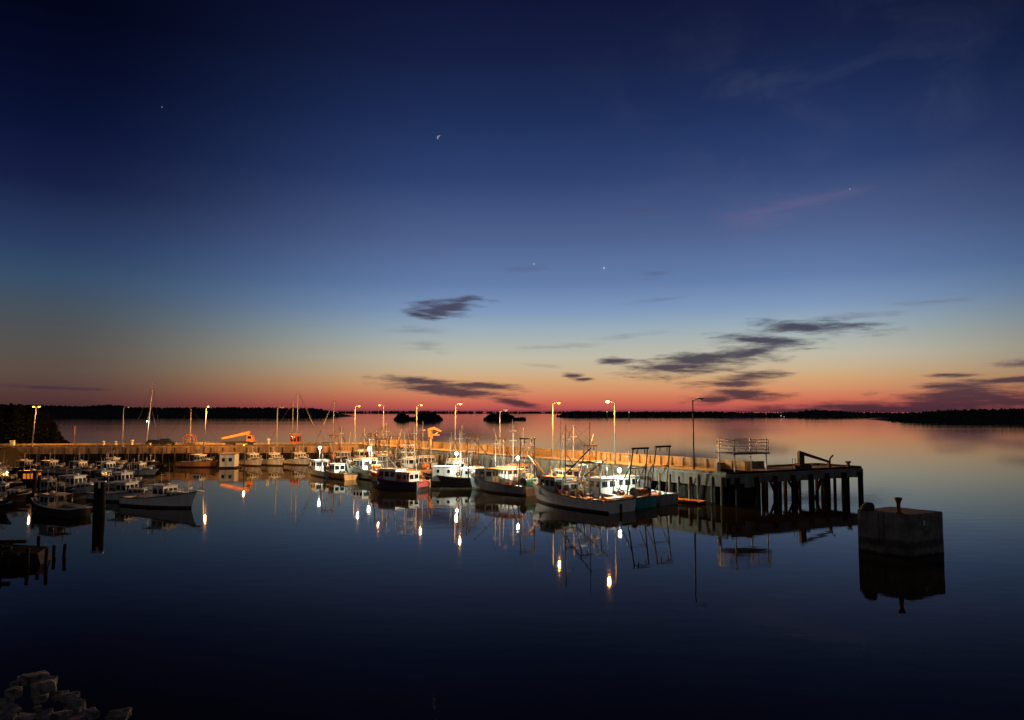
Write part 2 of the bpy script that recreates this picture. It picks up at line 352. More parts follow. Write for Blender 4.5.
# lights and marks on the far shore
def shore_light(px, py, Y, lab, lit=True):
    p = at(px, py, Y); t = thing('shore_beacon', lab, 'beacon', (p.x, p.y, 0), 0, 'small lights along the far shore')
    m = MB(); m.tube((0, 0, -1), (0, 0, p.z), .9, .7, 8); m.build('post', dirtywhite, t)
    l = MB(); l.ball((0, 0, p.z + .8), 1.15 if lit else .8); l.build('lamp', smallwhite, t)
shore_light(607, 412.2, 1500, 'white beacon on the far water just left of the brightest street lamp')
shore_light(629, 412.6, 1500, 'white beacon on the far water just right of the brightest street lamp')
shore_light(781, 416.2, 1700, 'left one of two white beacons close together under the right ridge')
shore_light(784, 417.0, 1700, 'right one of two white beacons close together under the right ridge', False)
shore_light(927, 416.8, 1400, 'single white beacon at the foot of the ridge near the right edge')
# stars
def crescent(px, py, r, e, lab, name, cat, R0=38000):
    u = R0 / F * r; p = Vector((0, 0, H)) + ray(px, py) * R0; m = MB(); n = 12; rings = []
    for i in range(n + 1):
        a = R(95 + 150 * i / n); q = max(.03, .34 * math.sin(math.pi * i / n)); c = Vector((math.cos(a), 0, math.sin(a))); rings.append([tuple(c * u + (c * math.cos(b) + Vector((0, 1, 0)) * math.sin(b)) * q * u) for b in [6.283 * k / 6 for k in range(6)]])
    m.loft(rings); o = m.build(name, emit('%s_glow_%d' % (name, px), (.86, .84, 1.0), e)); o.location = p; o.rotation_euler = (0, R(20), 0); tag(o, lab, cat)
crescent(440, 138, 2.4, .30, 'tiny pale crescent moon high in the sky above the lit boats', 'crescent_moon', 'moon')
for px, py, r, e, lab in ((534, 264, .85, .42, 'left of two faint stars side by side in mid sky'), (604, 268, 1.0, .55, 'right of two faint stars side by side in mid sky'),
                          (162, 107, .8, .14, 'faint star high in the dark left sky'), (850, 189, .9, .26, 'faint star beside the pink wisp of cloud')):
    p = Vector((0, 0, H)) + ray(px, py) * 38000; m = MB(); m.ball((0, 0, 0), r / F * 38000, 8)
    o = m.build('star', emit('star_glow_%d' % px, (.80, .84, 1.0), e)); o.location = p; tag(o, lab, 'star', 'stars')

# ------------------------------------------------------------------ land at left, near bank
def grid(x0, x1, y0, y1, s, zf):
    nx, ny = int((x1 - x0) / s), int((y1 - y0) / s); w = MB()
    vs = [(x0 + i * s, y0 + j * s, zf(x0 + i * s, y0 + j * s)) for j in range(ny + 1) for i in range(nx + 1)]
    return w.add(vs, [(j * (nx + 1) + i, j * (nx + 1) + i + 1, (j + 1) * (nx + 1) + i + 1, (j + 1) * (nx + 1) + i) for j in range(ny) for i in range(nx)], 0, True)
nzA, nzB = noise1(21), noise1(22)
def sstep(a, b, x): t = max(0, min(1, (x - a) / (b - a))); return t * t * (3 - 2 * t)
def edge(y):
    if y < 188: return -86 - (y - 125) * .535 + 1.2 * nzA(y * .25)
    return -119.7 - (y - 188) * .30 + 2.5 * nzA(y * .18)
def zland(x, y):
    d = edge(y) - x; far = sstep(262, 235, y)
    return -2 + (6.0 + .8 * sstep(195, 225, y)) * sstep(-2, 5, d) * far * sstep(60, 92, y) + .15 * nzB(x * .5 + y * .3)
struct(grid(-300, -70, 55, 270, 2.5, zland).build('headland', earth))
rd = MB(); ys = list(range(146, 196, 4))
rd.add([p for y in ys for p in ((edge(y) - 12, y, zland(edge(y) - 12, y) + .22), (edge(y) - 6.0, y, zland(edge(y) - 6, y) + .3))], [(2 * i, 2 * i + 1, 2 * i + 3, 2 * i + 2) for i in range(len(ys) - 1)])
struct(rd.build('road', gravel))
def bank(x, y):
    n = y + .40 * min(0, x + 4) ; z = 11.3 - .47 * n + .35 * nzB(x * .6 + y * .9) + .3 * nzA(x * .8 - y * .5)
    return max(-2, min(11.3, z))
struct(grid(-70, 40, -30, 56, 1.5, bank).build('shore', earth))
# riprap stones in the near corner
def stone(px, py, Y, sx, sy, sz, lab, seed, rz):
    rnd = random.Random(seed); b = bmesh.new()
    for k in range(8):                                     # a broken block: jittered box corners and a few chips
        cx, cy_, cz = (1 if k & 1 else -1), (1 if k & 2 else -1), (1 if k & 4 else -1)
        b.verts.new((sx * cx * rnd.uniform(.6, 1), sy * cy_ * rnd.uniform(.6, 1), sz * cz * rnd.uniform(.65, 1)))
        b.verts.new((sx * cx * rnd.uniform(.3, .9), sy * cy_ * rnd.uniform(.8, 1.05), sz * cz * rnd.uniform(.3, .8)))
    r_ = bmesh.ops.convex_hull(b, input=b.verts[:])
    bmesh.ops.delete(b, geom=[v for v in b.verts if not v.link_faces], context='VERTS')
    bmesh.ops.triangulate(b, faces=b.faces[:]); bmesh.ops.subdivide_edges(b, edges=b.edges[:], cuts=2, use_grid_fill=True)
    for v in b.verts: v.co += Vector((rnd.uniform(-1, 1), rnd.uniform(-1, 1), rnd.uniform(-1, 1))) * .02 * min(1, sx * 2)
    me = bpy.data.meshes.new('boulder'); b.to_mesh(me); b.free(); me.materials.append(rock)
    o = bpy.data.objects.new('boulder', me); COL.objects.link(o); o.location = at(px, py, Y); o.rotation_euler = (rnd.uniform(-.2, .2), rnd.uniform(-.2, .2), rz)
    return tag(o, lab, 'boulder', 'riprap stones on the near bank')
for i, a in enumerate(((38, 677, 27.5, .75, .6, .3, 'flat grey boulder on top of the stone heap'), (44, 688, 26.8, .75, .6, .5, 'largest brownish boulder in the middle of the heap'),
          (41, 699, 26.0, .42, .4, .26, 'pale wedge shaped boulder under the largest one'), (60, 696, 26.4, .45, .4, .22, 'small flat boulder right of the largest one'),
          (75, 708, 25.6, .62, .5, .48, 'dark boulder at the right side of the heap'), (62, 717, 24.4, .5, .4, .36, 'pale square boulder at the picture bottom'),
          (45, 717, 24.2, .42, .4, .3, 'mossy boulder with a green tint at the bottom of the heap'), (15, 693, 26.0, .42, .4, .34, 'small dark boulder left of the heap'),
          (26, 719, 24.0, .55, .5, .24, 'low flat boulder at the bottom left'), (8, 713, 24.8, .75, .5, .2, 'thin slab of stone in the bottom left corner'), (118, 716, 25.4, .7, .5, .28, 'lone dark boulder right of the heap'))):
    a = list(a); a[3] *= .55; a[4] *= .55; a[5] *= .55; stone(*a, 40 + i, random.uniform(0, 3))

rq = random.Random(77)
for i in range(20):
    px = rq.uniform(-4, 92); py = rq.uniform(max(676, 668 + abs(px - 40) * .5), 722); k = rq.uniform(.1, .24)
    o = stone(px, py, 27.6 - (py - 676) * .075, k * 1.2, k, k * .7, 'small broken stone among the larger boulders in the near corner', 200 + i, rq.uniform(0, 3))
    o['group'] = 'small broken stones'
# trees on the headland
def tree(px, ytop, Y, w, lab, seed):
    rnd = random.Random(seed); x = xat(px, Y); base = zland(x, Y); ht = zat(ytop, Y) - base
    t = thing('spruce_tree', lab, 'tree', (x, Y, base), rnd.uniform(0, 6), 'trees on the dark headland')
    k = MB(); k.tube((0, 0, -.5), (0, 0, ht * .9), .03 * ht, .006 * ht, 7)
    for i in range(14):
        a = rnd.uniform(0, 6.28); z = ht * rnd.uniform(.2, .85); r = w * (1 - z / ht) * .8; k.tube((0, 0, z), (r * math.cos(a), r * math.sin(a), z - .1 * r), .05, .02, 5)
    k.build('trunk', bark, t)
    c = MB()
    for i in range(1700):
        u = rnd.random() ** 1.1; z = ht * (.01 + .99 * u); lay = .72 + .28 * math.sin(u * 38 + seed)
        r = w * 1.12 * (1 - u) ** .6 * lay * math.sqrt(rnd.uniform(.12, 1)) * (1.15 if rnd.random() < .12 else 1); a = rnd.uniform(0, 6.28)
        p = Vector((r * math.cos(a), r * math.sin(a), z - .12 * r)); s = rnd.uniform(.25, .6)
        d1 = Vector((math.cos(a), math.sin(a), -.35)).normalized() * s; d2 = Vector((-math.sin(a) + rnd.uniform(-.4, .4), math.cos(a), rnd.uniform(-.5, .5))) * s * .55
        c.add([p - d1 - d2 * .3, p + d2, p + d1, p - d2], [(0, 1, 2, 3)])
    c.build('crown', leafm, t)
for i, (px, yt, Y, w, lab) in enumerate(((-8, 405, 222, 4.5, 'dark spruce at the far left edge of the picture'), (3, 404.5, 214, 4.6, 'tall dark spruce left of the first street lamp'),
        (12, 403.5, 226, 5, 'tallest dark spruce on the headland'), (20, 404, 210, 4.2, 'dark spruce just left of the first street lamp'), (27, 406.5, 224, 4.8, 'dark spruce behind the first street lamp'),
        (36, 407, 212, 4.2, 'dark spruce just right of the first street lamp'), (43, 409, 222, 4.2, 'middle height spruce right of the first street lamp'), (49, 413, 214, 3.6, 'shorter spruce near the end of the headland'),
        (55, 422, 216, 3.2, 'low spruce at the end of the headland'), (61, 433, 212, 2.8, 'lowest bushy spruce at the waterside tip'))):
    tree(px, yt, Y, w * 1.2, lab, 60 + i)

# ------------------------------------------------------------------ wharf
DZ = 4.25                                               # deck height above the water
Cc = Vector((30, 107)); U = Vector((-.6, .8)); Nn = Vector((.8, .6))       # outer corner, along the wharf inland, towards the back
BEND = Cc + U * 117; LEFT = Vector((-134, 192.0))
Ue = Vector((.887, .461)).normalized(); Ne = Vector((-Ue.y, Ue.x)); ELEN = 28.0
UL = (LEFT - BEND).normalized(); NL = Vector((-UL.y, UL.x)) * (1 if -UL.y * 0 + UL.x > 0 else -1)
if NL.y < 0: NL = -NL
WID = 9.0
def v3(p, z): return (p.x, p.y, z)
def strip(mb, a, b, n, w, z0, z1, o=0.0, mi=0):          # slab from a to b, from offset o to o+w along n
    p = [a + n * o, b + n * o, b + n * (o + w), a + n * (o + w)]
    mb.hexa([v3(q, z0) for q in p] + [v3(q, z1) for q in p], mi)
wh = thing('wharf', 'long lit timber wharf running from the left shore to its outer corner', 'wharf', (Cc.x, Cc.y, 0))
def wb(mb, name, m):
    o = mb.build(name, m, wh); o.location = -wh.location; return o
# deck: main run and left run share a mitred joint at the bend
backC = Cc + Nn * WID
mit = BEND + (Nn + NL).normalized() * (WID / max(.3, (Nn + NL).normalized().dot(Nn)))
d = MB()
for (a, b, c2, e) in ((Cc, backC, mit, BEND), (BEND, mit, LEFT + NL * WID, LEFT)):
    d.hexa([v3(q, DZ - .5) for q in (a, b, c2, e)] + [v3(q, DZ) for q in (a, b, c2, e)])
wb(d, 'deck', deckconc)
k = MB(); strip(k, Cc + U * .2, BEND, Nn, .3, DZ + .003, DZ + .32, .1); strip(k, BEND, LEFT, NL, .3, DZ + .003, DZ + .32, .1); wb(k, 'front_curb', timber)
# back wall of planks and posts along the main run, a low rail along the left run
k = MB(); 
strip(k, backC + U * 2 - Nn * .5, mit - Nn * .5, Nn, .15, DZ + .003, DZ + 1.35)
strip(k, backC + U * 2 - Nn * .6, mit - Nn * .6, Nn, .4, DZ + 1.352, DZ + 1.5)
wb(k, 'back_wall', redtimber)
k = MB(); strip(k, mit - NL * .5, LEFT + NL * (WID - .5), NL, .3, DZ + .003, DZ + .45); wb(k, 'back_curb', redtimber)
p0 = None
def post_row(n, step, start, off, z0, z1, w, name, m, a, u, nn, depth=None):
    base = None
    for i in range(n):
        q = a + u * (start + step * i) + nn * off
        if base is None:
            b = MB(); b.box((0, 0, (z0 + z1) / 2), (w, depth or w, z1 - z0), math.atan2(u.y, u.x)); base = o = b.build(name, m, wh)
        else: o = base.copy(); COL.objects.link(o)
        o.parent = wh; o.location = (q.x - wh.location.x, q.y - wh.location.y, 0)
post_row(46, 2.4, 3.0, WID - .70, DZ + .003, DZ + 1.42, .2, 'wall_post', redtimber, Cc, U, Nn)
# face: solid planked part, then open piles near the corner
k = MB(); rnd = random.Random(5)
def planks(mb, a, u, nn, t0, t1, step, z0, z1):
    t = t0
    while t < t1:
        w = step * .94; o = -.12 - rnd.uniform(0, .06)
        strip(mb, a + u * t, a + u * min(t1, t + w), nn, .16, z0 + rnd.uniform(-.05, .05), z1 - rnd.uniform(.0, .08), o); t += step
planks(k, Cc, U, Nn, 17, 116.5, .8, -.8, DZ - .06); wb(k, 'face_planking', facetimber); k = MB(); planks(k, BEND, UL, NL, .6, 92, 1.2, 2.4, DZ - .06)
wb(k, 'upper_planking', lefttimber)
k = MB(); planks(k, BEND + NL * .3, UL, NL, .6, 92, 1.0, -.8, 2.9); wb(k, 'lower_planking', darktimber)
k = MB(); strip(k, Cc + U * .0, Cc + U * 17, Nn, .2, DZ - 1.75, DZ - .05, -.22); wb(k, 'fascia', timber)
k = MB(); strip(k, Cc + U * 2, Cc + U * 17.5, Nn, .3, -1, DZ - .5, 3.2); wb(k, 'inner_wall', darktimber)
# fender piles, round
pile = None
def add_pile(q, r, top, m, name='pile'):
    b = MB(); b.tube((0, 0, -2), (0, 0, top), r, r * .95, 8); o = b.build(name, m, wh); o.location = (q.x - wh.location.x, q.y - wh.location.y, 0); return o
pp = add_pile(Cc + Nn * -.42 + U * .6, .2, DZ - .4, timber)
for i in range(1, 60):
    o = pp.copy(); COL.objects.link(o); o.parent = wh; q = Cc + Nn * -.42 + U * (.6 + i * 1.95 + random.uniform(-.3, .3)); o.rotation_euler = (random.uniform(-.02, .02), random.uniform(-.02, .02), random.uniform(0, 6)); o.scale = (random.uniform(.8, 1.15),) * 2 + (random.uniform(.9, 1.04),); o.location = (q.x - wh.location.x, q.y - wh.location.y, 0)
pd = pp.data.copy(); pd.materials.clear(); pd.materials.append(darktimber)
for i in range(30):
    o = pp.copy(); COL.objects.link(o); o.data = pd; o.parent = wh; q = BEND + NL * -.42 + UL * (1.5 + i * 3.0); o.location = (q.x - wh.location.x, q.y - wh.location.y, 0)
# pier head: the open piled arm to the right of the corner
ph = thing('pier_head', 'dark open piled pier head reaching right from the wharf corner', 'pier', (Cc.x, Cc.y, 0), math.atan2(Ue.y, Ue.x))
AW = 8.6
k = MB(); k.hexa([(.6, 0, DZ - .55), (ELEN, 0, DZ - .55), (ELEN, AW, DZ - .55), (5.5, AW, DZ - .55), (.6, 0, DZ), (ELEN, 0, DZ), (ELEN, AW, DZ), (5.5, AW, DZ)][:8]); k.build('deck', deckconc, ph)
k = MB(); k.box((ELEN / 2 + .3, .12, DZ + .16), (ELEN - .9, .28, .3)); k.box((ELEN - .15, AW / 2, DZ + .16), (.28, AW - .6, .3)); k.build('edge_curb', darktimber, ph)
k = MB(); k.box((ELEN / 2 + 8, AW - .2, DZ + .16), (ELEN - 16.6, .25, .3)); k.build('back_curb', redtimber, ph)
k = MB(); k.box((ELEN / 2 + .3, -.08, DZ - .72), (ELEN - .6, .16, 1.25)); k.box((ELEN + .09, AW / 2, DZ - .72), (.16, AW - .2, 1.25)); k.build('fascia', concrete, ph)
k = MB()
for y in (.7, AW / 2, AW - .7): k.box((ELEN / 2 + .4, y, DZ - .78), (ELEN - 1.2, .35, .44))
for i in range(8): k.box((1.6 + i * 3.62, AW / 2, DZ - 1.22), (.4, AW - .5, .42))
k.build('cross_beam', darktimber, ph)
k = MB(); k.box((4.2, -.2, DZ - .95), (2.2, .14, 1.9)); k.build('fender_panel', facetimber, ph)
k = MB(); k.box((5.0, AW / 2 + 1.2, 1.1), (8.8, AW - 3.6, 5.2)); k.build('crib_core', darktimber, ph)
first = None
for i in range(8):
    for y in (.0, .33, .66, 1.0):
        big = y == 0; x = 1.6 + i * 3.62 + (0 if big else random.uniform(-.3, .3))
        b = MB(); b.tube((0, 0, -2), (random.uniform(-.08, .08), 0, DZ - (.5 if big else 1.4)), .36 if big else .32, .34 if big else .28, 9)
        o = b.build('pile', darktimber, ph); o.location = (x, -.42 if big else y * (AW - 1) + .5, 0)
for i in range(4):
    b = MB(); b.tube((0, 0, -2), (0, 0, DZ - .5), .26, .24, 9); o = b.build('pile', darktimber, ph); o.location = (ELEN + .42, .5 + i * (AW - 1) / 3, 0)
for x, y, dx in ((18.2, .8, 2.0), (18.6, 4.2, -2.2), (20.8, 6.8, 1.6), (14.4, 4.4, -1.5)):
    k = MB(); k.tube((x, y, -.5), (x + dx, y + .4, DZ - 1.2), .2, .2, 7); k.build('raking_pile', darktimber, ph)
k = MB(); k.box((10.5, AW - .35, DZ + .5), (10, .15, 1.0)); k.build('back_wall', redtimber, ph)

def dpt(px, off=4.0):                                    # a deck point of the main run seen in column px, off metres behind the front edge
    kx = (px - 512) / F; c = Cc + Nn * off; t = (c.x - kx * c.y) / (.6 + kx * .8); return c + U * t
def lpt(px, off=4.0):                                    # the same on the left run
    kx = (px - 512) / F; c = BEND + NL * off; t = (kx * c.y - c.x) / (UL.x - kx * UL.y); return c + UL * t

# ------------------------------------------------------------------ street lamps
def lamp_post(p, h, lit, dirv, lab, power, both=False, dark=False, lean=(0, 0), lensr=.24):
    t = thing('street_lamp', lab, 'street lamp', (p.x, p.y, DZ), 0, 'street lamps along the wharf')
    b = MB(); b.box((0, 0, .12), (.5, .5, .24)); b.tube((0, 0, .2), (lean[0], lean[1], h), .15, .085, 10); b.build('pole', darksteel if dark else polem, t)
    for s in ((1, -1) if both else (1,)):
        dv = Vector((dirv[0], dirv[1], 0)).normalized() * s; e = Vector((lean[0], lean[1], h))
        a = MB(); a.path([e - Vector((0, 0, .25)), e + dv * .5 + Vector((0, 0, .12)), e + dv * .85 + Vector((0, 0, .2))], .05, 6); a.build('arm', darksteel if dark else polem, t)
        hd = MB(); c = e + dv * 1.15 + Vector((0, 0, .22)); hd.box((c.x, c.y, c.z), (.9, .34, .2), math.atan2(dv.y, dv.x), 0, .06); hdo = hd.build('lamp_head', steel, t)
        ln = MB(); ln.ball((c.x, c.y, c.z - .16), lensr, 10, .62); ln.build('lens', (sodbright if lensr > .28 else sodlens) if lit else unlit, hdo)
        if lit: light('lamp_light', 'POINT', (c.x, c.y, c.z - .42), power, SOD, .11, t, soft=45)
LP = 26000
for px, left, lit, ytop, dv, lab, pw in (
        (34.5, 1, 1, 407, (1, -.5), 'lit two armed street lamp against the dark headland trees, farthest left', LP * .35),
        (124.5, 1, 0, 407.5, (1, 0), 'unlit street lamp post left of the tall sailboat mast', 0),
        (205.5, 1, 1, 407, (1, -1.2), 'lit street lamp right of the tall sailboat mast, before the dark ridge', LP * 1.3),
        (278, 1, 0, 408, (1, 0), 'unlit street lamp post above the three small orange lit boats', 0),
        (355.5, 0, 1, 406.5, (1, -.3), 'lit street lamp, leftmost of the close row of four in mid picture', LP * .8),
        (384, 0, 1, 405.5, (-1, .3), 'lit street lamp with its head turned left, second of the row of four', LP * .8),
        (417, 0, 1, 405.5, (1, -.3), 'lit street lamp standing before the two humped island', LP * .8),
        (455.5, 0, 1, 404.5, (1, -.3), 'lit street lamp right of the two humped island', LP * .9),
        (500, 0, 0, 411, (1, 0), 'unlit pale lamp post standing before the right small island', 0),
        (552.5, 0, 1, 403.5, (1, -.3), 'lit street lamp at the left end of the long right ridge', LP),
        (614.5, 0, 1, 402, (-1, .3), 'brightest lit street lamp with its head turned left, right of mid picture', LP * 1.15),
        (692.5, 0, 0, 400, (1, 0), 'unlit dark street lamp post left of the gantry platform, nearest the corner', 0)):
    p = (lpt if left else dpt)(px, -.35 if left else .75)
    h = zat(ytop, p.y) - DZ
    lamp_post(p, h, lit, dv, lab, pw, both=(px < 40), dark=(px > 680), lean=((.7, 0) if px < 40 else (.45, 0) if 200 < px < 210 else (0, 0)), lensr=.30 if px == 614.5 else .25)

# ------------------------------------------------------------------ boats
def hull_parts(t, L, B, fbb, fbs, hm, inner=None, bulw=.55, rake=.9, stripe=None, tw=.86):
    n = 18; inner = inner or dirtywhite
    def prof(i):
        u = i / n; w = B / 2 * (tw + (1 - tw) * min(1, u / .35) if u < .35 else 1 - max(0, (u - .42) / .58) ** 2.3); w = max(.03, w)
        zs = fbs + (fbb - fbs) * max(0, (u - .15) / .85) ** 2; x0 = -L / 2 + L * u * .955 ; return u, w, zs, x0
    rings, inn, dk = [], [], []
    for i in range(n + 1):
        u, w, zs, x0 = prof(i); rk = rake * max(0, (u - .55) / .45) ** 1.5; ww = w * (.93 - .22 * u * u)
        half = [(x0, 0, -.9), (x0, ww * .75, -.55), (x0 + rk * .1, ww, .12), (x0 + rk * .12, ww * 1.005, .3), (x0 + rk * .5, (ww + w) / 2, zs * .55), (x0 + rk * .95, w, zs - .12), (x0 + rk, w + .02, zs)]
        rings.append(half)
    m = MB()
    for s in (1, -1):
        K = 7; vs = [(x, y * s, z) for r in rings for x, y, z in r]
        for k in range(K - 1):
            m.add(vs, [(i * K + k, (i + 1) * K + k, (i + 1) * K + k + 1, i * K + k + 1) for i in range(n)], 1 if k < 3 else 0, True)
    r0 = rings[0]; m.add([(x, y, z) for x, y, z in r0] + [(x, -y, z) for x, y, z in r0[::-1]], [tuple(range(14))], 0)
    ins = [[(r[6][0], s * max(.01, r[6][1] - .1), r[6][2] - .005) for r in rings] for s in (1, -1)]
    ind = [[(r[6][0] - .02, s * max(.01, r[6][1] - .14), r[6][2] - bulw) for r in rings] for s in (1, -1)]
    for s in (0, 1):
        m.add(ins[s] + ind[s], [(i, i + 1, n + 2 + i, n + 1 + i) for i in range(n)], 2, True)
    hu = m.build('hull', [hm, bottom, inner], t)
    g = MB()
    for s in (0, 1):
        sg = 1 if s == 0 else -1
        g.add([(p[0], p[1] - .03 * sg, p[2] + .02) for p in ins[s]] + [(r[6][0], sg * (r[6][1] + .05), r[6][2] + .02) for r in rings] + [(r[6][0], sg * (r[6][1] + .05), r[6][2] - .1) for r in rings],
              [(i, i + 1, n + 2 + i, n + 1 + i) for i in range(n)] + [(n + 1 + i, n + 2 + i, 2 * n + 3 + i, 2 * n + 2 + i) for i in range(n)], 0)
    g.box((rings[0][6][0] + .05, 0, rings[0][6][2] - .02), (.16, 2 * rings[0][6][1] + .06, .12))
    g.build('rub_rail', stripe or black, t)
    dkm = MB(); dkm.add([(p[0], p[1], p[2]) for p in ind[0]] + [(p[0], p[1], p[2]) for p in ind[1]], [(i, i + 1, n + 2 + i, n + 1 + i) for i in range(n)])
    dkm.build('deck', deckm, t)
    bw = MB(); q = rings[0][6]; bw.box((q[0] + .12, 0, q[2] - bulw / 2 - .03), (.1, 2 * q[1] - .3, bulw - .08)); bw.build('stern_board', inner, t)
    def zdeck(x):
        u = min(1, max(0, (x + L / 2) / (L * .955))); return fbs + (fbb - fbs) * max(0, (u - .15) / .85) ** 2 - bulw
    return zdeck
def house(t, x0, x1, w, z, h, wm, rm, rake=.25, nf=3, ns=3, wins=True, over=.25, z1=None, openback=False, lit=None, name='wheelhouse', vb=.52, vt=.86, y0=0.0):
    y = w / 2; zb = z - .25
    P = [(x0, -y + y0, zb), (x1, -y + y0, zb), (x1, y + y0, zb), (x0, y + y0, zb), (x0, -y + y0, z + h), (x1 - rake, -y + y0, z + h), (x1 - rake, y + y0, z + h), (x0, y + y0, z + h)]
    b = MB(); b.hexa(P); o = b.build(name, wm, t)
    r = MB(); r.box(((x0 + x1 - rake) / 2 + .05, y0, z + h + .055), (x1 - x0 - rake + 2 * over, w + 2 * over * .6, .1), 0, 0, .03); r.build('roof', rm, o)
    if wins:
        fr = (P[1], P[2], P[6], P[5]); rt = (P[0], P[1], P[5], P[4]); lf = (P[2], P[3], P[7], P[6]); bk = (P[3], P[0], P[4], P[7])
        for face, n in ((fr, nf), (rt, ns), (lf, ns), (bk, 2)):
            for i in range(n):
                u0 = (i + .14) / n; u1 = (i + .86) / n; q = MB()
                q.panel(face, u0, u1, vb, vt, .022, .03); q.build('window', lit or glass, o)
    return o
def rail(t, zdeck, L, B, x0, x1, hgt=.9):
    r = MB(); n = 7
    for s in (1, -1):
        pts = []
        for i in range(n + 1):
            x = x0 + (x1 - x0) * i / n; u = (x + L / 2) / (L * .955); w = B / 2 * (1 - max(0, (u - .42) / .58) ** 2.3) * .95
            zz = zdeck(x) + .5; pts.append(Vector((x + .35 * max(0, u - .5), s * max(.08, w), zz + hgt))); r.tube((pts[-1].x, pts[-1].y, zz), pts[-1], .022, .022, 5)
        r.path(pts, .025, 5); r.path([p - Vector((0, 0, hgt * .5)) for p in pts], .016, 5)
    r.build('bow_rail', alum, t)
def mast(t, x, y, z0, z1, r=.07, m=None, cross=None, name='mast', lean=0.0):
    b = MB(); b.tube((x, y, z0), (x + lean, y, z1), r, r * .6, 8)
    if cross: b.tube((x + lean * .8, y - cross, z0 + (z1 - z0) * .8), (x + lean * .8, y + cross, z0 + (z1 - z0) * .8), r * .5, r * .5, 6)
    b.build(name, m or polem, t)
def gallows(t, x, w, z0, z1, tilt, m, r=.09, name='gallows_frame', back=1.6):
    b = MB(); y = w / 2
    for s in (1, -1):
        b.tube((x, s * y, z0), (x + tilt, s * y * .82, z1), r, r * .85, 8); b.tube((x + back, s * y, z0), (x + tilt * .75, s * y * .86, z0 + (z1 - z0) * .72), r * .6, r * .6, 6)
    b.tube((x + tilt, -y * .95, z1), (x + tilt, y * .95, z1), r * 1.3, r * 1.3, 8)
    b.tube((x + tilt * .62, -y * .9, z0 + (z1 - z0) * .62), (x + tilt * .62, y * .9, z0 + (z1 - z0) * .62), r * .6, r * .6, 6)
    for s in (-.5, .35): b.tube((x + tilt, s * y, z1), (x + tilt + .1, s * y, z1 - .75), .07, .11, 6)
    b.build(name, m, t)
def flood(t, x, y, z0, z, power, col=(.92, 1.0, .80), post=True, lr=.28):
    b = MB(); b.tube((x, y, z0), (x, y, z - .1), .05, .04, 6); b.box((x, y, z + lr + .06), (.5, .5, .08)); o = b.build('flood_mount', steel, t)
    l = MB(); l.ball((x, y, z), lr, 10); l.build('lens', floodlens, o)
    if power: light('flood_light', 'POINT', (x, y, z - lr - .12), power, col, .1, t, soft=5)
def stays(t, pts, r=.018):
    b = MB()
    for a, c in pts: b.tube(a, c, r, r, 4)
    b.build('rigging', darksteel, t)
def boat_at(name, lab, bow, stern, cat='fishing boat', group='fishing boats moored in the harbour'):
    bow = Vector(bow[:2]); stern = Vector(stern[:2]); c = (bow + stern) / 2; d = bow - stern
    return thing(name, lab, cat, (c.x, c.y, 0), math.atan2(d.y, d.x), group), d.length
def winch(t, x, y, z, m):
    b = MB(); b.tube((x, y - .7, z + .5), (x, y + .7, z + .5), .3, .3, 10)
    for s in (-.7, 0, .7): b.tube((x, y + s - .04, z + .5), (x, y + s + .04, z + .5), .48, .48, 12)
    b.box((x, y - .85, z + .3), (.7, .15, .8)); b.box((x, y + .85, z + .3), (.7, .15, .8)); b.build('winch', m, t)

def net_reel(t, x, z, w, m, r=.8):
    b = MB(); b.tube((x, -w / 2 - .12, z + 1.1), (x, w / 2 + .12, z + 1.1), .09, .09, 8)
    for s in (1, -1): b.tube((x, s * w / 2 - .04, z + 1.1), (x, s * w / 2 + .04, z + 1.1), r * 1.15, r * 1.15, 16); b.tube((x - .5, s * (w / 2 + .1), z), (x, s * (w / 2 + .1), z + 1.1), .06, .06, 6); b.tube((x + .5, s * (w / 2 + .1), z), (x, s * (w / 2 + .1), z + 1.1), .06, .06, 6)
    o = b.build('net_reel', darksteel, t)
    k = MB(); n = 9; rings = []
    for i in range(n + 1):
        y = -w / 2 + .06 + (w - .12) * i / n; q = r * (.72 + .16 * math.sin(i * 2.3) + .06 * math.sin(i * 5.1)); rings.append([(x + q * math.cos(a * .5236), y, z + 1.1 + q * math.sin(a * .5236) * (1 + .08 * math.sin(a * 2 + i))) for a in range(12)])
    k.loft(rings); k.build('net', m, o)
def local(t, x, y, z):                                   # boat-local point to world
    a = t.rotation_euler[2]; return Vector((t.location.x + x * math.cos(a) - y * math.sin(a), t.location.y + x * math.sin(a) + y * math.cos(a), z))

# --- big white scalloper, nearest of the raft
t, L = boat_at('scallop_dragger', 'large white scallop boat with an orange board across its stern, nearest of the rafted boats', (3.2, 113.6), (14.3, 99.8)); B1 = t
B = 6.2; zd = hull_parts(t, L, B, 2.75, 1.6, white, dirtywhite, .7)
house(t, 2.2, 5.6, 3.6, zd(4), 2.3, dirtywhite, orangepaint, .35, 4, 3)  # the roof's orange stands in for lamplight falling on it
house(t, 1.0, 2.2, 3.0, zd(2), 1.9, white, white, 0, 0, 1, name='galley_house')
rail(t, zd, L, B, 3.5, 7.6, .9)
mast(t, 1.3, .5, zd(1), 11.2, .1, polem, .9); mast(t, 3.6, -.6, zd(3) + 2.3, 11.8, .05, polem, None, 'whip_antenna'); mast(t, -3.4, .4, zd(-3), 11.6, .06, darksteel, None, 'aft_mast')
b = MB(); b.tube((1.3, .5, 4.4), (-4.6, 1.4, 8.2), .12, .08, 8); b.build('boom', darksteel, t)
b = MB(); b.tube((.9, -1.2, 3.2), (-4.2, -2.2, 6.6), .1, .07, 8); b.build('boom', darksteel, t)
gallows(t, -2.4, 4.6, zd(-2), 6.2, -.9, steel, .1); gallows(t, .4, 4.4, zd(0), 5.6, -.5, steel, .08)
